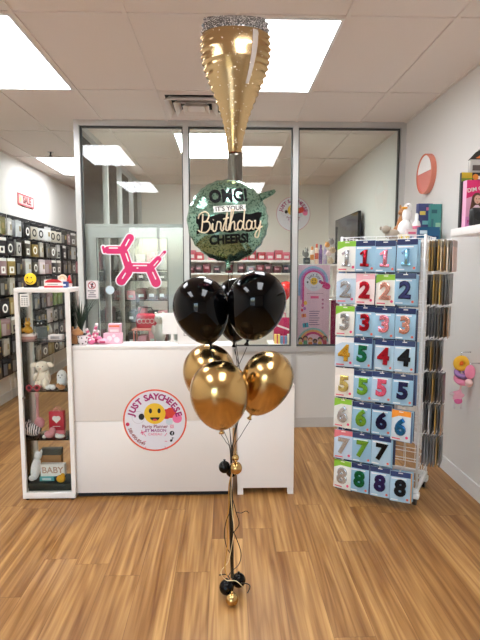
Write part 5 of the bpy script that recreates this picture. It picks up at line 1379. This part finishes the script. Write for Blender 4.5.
# low shelf unit with bottles and plush just inside the glass
Yu = 5.45; ux0, ux1 = P(303, 265, Yu).x, P(340, 265, Yu).x; uz = P(320, 264, Yu).z
t = thing('shelf_unit', 'white shelf unit just inside the office glass, behind the rainbow poster', 'shelf unit', ((ux0+ux1)/2, Yu, 0)); uw = (ux1-ux0)/2
for s_ in (-1, 1): MB().m(M_white).b2((s_*uw-(.02 if s_ > 0 else 0), 0, 0), (s_*uw+(.02 if s_ < 0 else 0), .3, uz-.02)).build('side_panel', t)
MB().m(M_white).b2((-uw, 0, uz-.02), (uw, .3, uz)).build('top_panel', t)
for z in (.06, .45, .85, 1.25): MB().m(M_white).b2((-uw+.02, .005, z), (uw-.02, .3, z+.02)).build('shelf', t)
def U(px, dy=.1): return (P(px, 262, Yu+dy).x, Yu+dy, uz)
for px, h, cA, cB, lb in ((312, .19, (222, 140, 60), (236, 226, 216), 'white bottle with an orange cap on the office shelf unit'), (316.5, .22, (206, 90, 60), (236, 210, 190), 'pale bottle with a red cap on the office shelf unit'),
                          (320.5, .21, (110, 70, 130), (132, 84, 150), 'purple bottle on the office shelf unit'), (325, .2, (190, 186, 206), (176, 160, 196), 'lilac bottle on the office shelf unit beside the plush pile')):
    t = thing('bottle', lb, 'bottle', U(px, .12), group='bottles on the office shelf unit')
    MB().m(col(*cB, r=.3)).lathe([(.019, 0), (.021, .01), (.021, h*.72), (.012, h*.82)], 16).build('body', t)
    MB().m(col(*cA, r=.3)).lathe([(.013, h*.82), (.013, h), (.009, h+.004)], 14).build('cap', t)
    MB().m(col(*cA, r=.4)).lathe([(.0215, h*.25), (.0215, h*.55)], 16, cap=False).build('label_band', t)
t = thing('plush_squirrel', 'small grey plush on a dark box at the end of the office shelf unit', 'plush toy', (U(306)[0], Yu+.1, uz+.07))
MB().m(mat('plush_darkgrey', (120, 120, 116), .95)).ball((0, 0, .035), (.03, .024, .035), 12).ball((.004, -.004, .082), (.021, .02, .02), 12).ball((-.03, .01, .05), (.012, .012, .035), 10).build('body', t)
for s_ in (-1, 1): MB().m(mat('plush_darkgrey', (120, 120, 116), .95)).ball((.004+s_*.012, 0, .103), (.006, .005, .01), 8).build('ear', t)
t = thing('dark_box', 'small dark box under the grey plush on the office shelf unit', 'box', U(306.5))
MB().m(col(50, 56, 54)).b2((-.034, -.03, 0), (.034, .03, .07), bev=.002).build('carton', t)
MB().m(col(120, 126, 120)).b2((-.02, -.0312, .02), (.02, -.0302, .045)).build('label_patch', t)
t = thing('plush_stand', 'black upright stand behind the plush pile in the office', 'stand', U(336, .16))
MB().m(M_black).cyl((0, 0, .2), .011, .4, 12).ball((0, 0, .4), .016, 12).build('pole', t)
MB().m(M_black).cyl((0, 0, .006), .05, .012, 20).build('foot', t)
for px, dy, z, r_, cc, lb in ((330.5, .09, .0, .038, (206, 186, 160), 'beige plush at the bottom of the office plush pile'), (328.5, .1, .085, .034, (214, 190, 190), 'pale pink plush in the middle of the office plush pile'),
                              (332.5, .05, .115, .036, (196, 170, 140), 'tan plush in the office plush pile beside the black stand'), (327, .05, .18, .03, (224, 160, 90), 'orange plush near the top of the office plush pile'), (331, .1, .215, .034, (150, 146, 146), 'grey plush on top of the office plush pile')):
    x_, y_, z_ = U(px, dy); t = thing('plush_animal', lb, 'plush toy', (x_, y_, z_+z), group='plush pile on the office shelf unit')
    m2 = mat('plush_%d_%d' % (cc[0], cc[2]), cc, .95, bump=.4, bscale=120)
    MB().m(m2).ball((0, 0, r_*.9), (r_, r_*.8, r_*.9), 14).ball((-.008, -r_*.6, r_*1.3), r_*.6, 12).build('body', t)
    for s_ in (-1, 1): MB().m(m2).ball((-.008+s_*r_*.4, -r_*.55, r_*1.85), (r_*.2, r_*.15, r_*.25), 8).build('ear', t)
# magenta fabric beside the poster
c0, c1 = P(331, 320, 5.2).x, P(342, 320, 5.2).x; zc0, zc1 = P(335, 347, 5.2).z-.5, P(335, 300, 5.2).z
t = thing('fabric_drape', 'magenta fabric hanging behind the glass between the poster and the number rack', 'fabric', ((c0+c1)/2, 5.2, zc0))
vs = []; fs = []; n_ = 24
for i in range(n_+1):
    x = (c0-c1)/2+(c1-c0)*i/n_
    for z in (0, zc1-zc0): vs.append((x, .014*math.sin(i*1.3), z))
for i in range(n_): fs.append((2*i, 2*i+2, 2*i+3, 2*i+1))
o = MB().m(mat('magenta_fabric', (150, 24, 76), .7)).geo(vs, fs, None, True).build('cloth', t); o.modifiers.new('solid', 'SOLIDIFY').thickness = .004
MB().m(M_chrome).tube([((c0-c1)/2-.03, 0, zc1-zc0), ((c1-c0)/2+.03, 0, zc1-zc0)], .007, 8).build('rail', t)
for s_ in (-1, 1): MB().m(M_chrome).tube([(s_*((c1-c0)/2+.03), 0, zc1-zc0), (s_*((c1-c0)/2+.03), 0, -zc0)], .007, 8).build('stand_leg', t)
# table with bags and the red balloon
Yt2 = 6.5; tx0, tx1 = P(268, 340, Yt2).x, P(298, 340, Yt2).x; tz2 = .62
t = thing('office_table', 'small white table in the office carrying bright gift bags', 'table', ((tx0+tx1)/2, Yt2, 0)); tw2 = (tx1-tx0)/2
MB().m(M_white).b2((-tw2, -.2, tz2-.03), (tw2, .25, tz2), bev=.003).build('tabletop', t)
for sx in (-1, 1):
    for y in (-.17, .22): MB().m(M_wmetal).cyl((sx*(tw2-.03), y, (tz2-.03)/2), .014, tz2-.03, 10).build('leg', t)
for i, (px, w_, h, dy, cA, lb) in enumerate(((277, .07, .12, -.1, (236, 206, 110), 'yellow gift box on the office table'), (283.5, .08, .1, -.12, (110, 150, 190), 'blue gift box on the office table'), (290, .07, .12, -.1, (226, 214, 190), 'cream gift box on the office table'))):
    t = thing('gift_box', lb, 'gift box', (P(px, 340, Yt2+dy).x, Yt2+dy, tz2), group='gift boxes on the office table')
    MB().m(col(*cA)).b2((-w_/2, -.04, 0), (w_/2, .04, h), bev=.003).build('carton', t)
    MB().m(col(206, 60, 90)).b2((-.008, -.0412, 0), (.008, .0412, h+.001)).build('ribbon_band', t)
t = thing('gift_bag', 'magenta gift bag with a white stripe on the office table', 'gift bag', (P(282, 330, Yt2+.06).x, Yt2+.06, tz2))
MB().m(mat('bag_magenta', (176, 20, 80), .45)).b2((-.11, -.05, 0), (.11, .05, .32), bev=.01).build('bag', t)
MB().m(Mw).capsule((-.06, .22), (.08, .17), .012, .001, -.0512).build('stripe', t)
for sy in (-1, 1): MB().m(col(226, 60, 120)).tube([(-.05, sy*.045, .315), (-.04, sy*.045, .38), (.04, sy*.045, .38), (.05, sy*.045, .315)], .004, 6).build('handle', t)
rbx = P(286, 290, 6.72)
t = thing('latex_balloon', 'red balloon in the office, half hidden behind the black balloon nearer the rack', 'balloon', (rbx.x, 6.72, rbx.z-.14))
MB().m(mat('latex_red', (226, 50, 44), .2)).lathe([(.008, 0), (.03, .025), (.075, .09), (.1, .15), (.095, .2), (.06, .245), (.001, .262)], 24).build('envelope', t)
MB().m(mat('latex_red', (226, 50, 44), .2)).lathe([(.005, .004), (.008, -.006), (.013, -.018), (.003, -.016)], 12).build('knot', t)
tag(MB().m(M_ribk).tube([(0, 0, 0), (.004, 0, .3), (0, 0, rbx.z-.14-tz2-.02)], .002, 5).build('ribbon', loc=(rbx.x, 6.72, tz2)), 'thin black ribbon tethering the red balloon to the office table', 'ribbon')
# dark wire shelving with stock seen through the door
Yw = 6.9; wx0, wx1 = P(112, 300, Yw).x, P(170, 300, Yw).x; wh = P(140, 268, Yw).z; ww = (wx1-wx0)/2; wcx = (wx0+wx1)/2
t = thing('wire_shelving', 'black wire shelving full of party stock seen through the door glass', 'shelving', (wcx, Yw, 0))
for sx in (-1, 1):
    for y in (0, .35): MB().m(M_black).cyl((sx*(ww-.012), y, wh/2), .012, wh, 10).build('post', t)
lev = [.15, .5, .85, 1.15, 1.42, wh-.03]
for z in lev:
    b = MB().m(M_black)
    for y in (.0, .35): b.tube([(-ww+.01, y, z), (ww-.01, y, z)], .006, 6)
    for i in range(19): x = -ww+.02+(2*ww-.04)*i/18; b.tube([(x, 0, z+.004), (x, .35, z+.004)], .003, 4)
    b.build('wire_shelf', t)
rnd = random.Random(31)
SC = [((30, 30, 34), 'black'), ((54, 52, 56), 'dark grey'), ((176, 174, 170), 'white'), ((90, 40, 44), 'brick red'), ((96, 80, 70), 'tan'), ((60, 68, 64), 'grey-green'), ((196, 130, 140), 'pink'), ((40, 44, 50), 'black')]
LN = ['lowest', 'second', 'third', 'fourth', 'fifth', 'top']
for li, z in enumerate(lev):
    n_ = 5; sp_ = (2*ww-.08)/n_
    for i in range(n_):
        cc, nm = rnd.choice(SC if li < 5 else [SC[6], SC[4], SC[3], SC[5], SC[2]]); w_ = sp_*rnd.uniform(.7, .92); h = rnd.uniform(.12, .22) if li < 5 else rnd.uniform(.14, .26)
        if li in (3, 4): h = rnd.uniform(.10, .17)
        t = thing('stock_box', '%s stock box, %s along the %s shelf of the wire shelving' % (nm, ORD[i], LN[li]), 'box', (wcx-ww+.04+sp_*(i+.5), Yw+.06, z+.009), group='stock boxes on the wire shelving')
        MB().m(col(*cc)).b2((-w_/2, -.03, 0), (w_/2, .2, h), bev=.003).build('carton', t)
        MB().m(col(*[230-v//3 for v in cc])).b2((-w_*.3, -.0312, h*.25), (w_*.25, -.0302, h*.5)).build('label_patch', t)
# pink side table with the red bag, white plush on the floor stand
Yp2 = 6.1; t = thing('side_table', 'thin-legged pink side table inside the office door', 'side table', (P(146, 335, Yp2).x, Yp2, 0)); pz = P(146, 328, Yp2).z
mpk = mat('pink_metal', (226, 140, 130), .4)
MB().m(mpk).b2((-.15, -.12, pz-.02), (.15, .12, pz), bev=.003).build('tabletop', t)
for sx in (-1, 1):
    for y in (-.1, .1): MB().m(mpk).cyl((sx*.13, y, (pz-.02)/2), .009, pz-.02, 10).build('leg', t)
t = thing('shoulder_bag', 'red bag with white looped pattern on the pink side table', 'bag', (P(146.5, 320, Yp2).x, Yp2, pz))
MB().m(mat('bag_red2', (196, 24, 60), .5)).b2((-.12, -.06, 0), (.12, .06, .18), bev=.03).build('bag', t)
b = MB().m(Mw)
for i in range(4): b.ring((-.075+.05*i, .09, -.0612), .022, .030, .001, 18)
b.build('loop_print', t)
MB().m(M_black).tube([(-.1, 0, .16), (-.06, 0, .25), (.06, 0, .25), (.1, 0, .16)], .008, 8).build('strap', t)
t = thing('pedestal', 'slim dark pedestal under the white plush inside the office door', 'pedestal', (P(160, 340, 5.75).x, 5.75, 0)); pz2 = P(160, 343, 5.75).z
MB().m(col(60, 60, 62)).b2((-.09, -.09, 0), (.09, .09, .03)).cyl((0, 0, pz2/2), .04, pz2-.04, 14).build('column_stem', t)
MB().m(col(60, 60, 62)).b2((-.1, -.1, pz2-.02), (.1, .1, pz2)).build('top_plate', t)
t = thing('plush_bear', 'tall white plush on the pedestal beside the red bag', 'plush toy', (P(160, 340, 5.75).x, 5.75, pz2))
MB().m(M_plushw).ball((0, 0, .12), (.075, .06, .12), 16).ball((0, -.01, .285), (.06, .055, .06), 16).build('body', t)
for sx in (-1, 1): MB().m(M_plushw).ball((sx*.042, 0, .34), (.02, .012, .022), 10).build('ear', t)
for sx in (-1, 1): MB().m(M_plushw).ball((sx*.07, -.03, .16), (.024, .024, .055), 10).build('arm', t)
e = MB().m(M_black)
for sx in (-1, 1): e.ball((sx*.02, -.062, .295), .005, 8)
e.build('eyes', t)
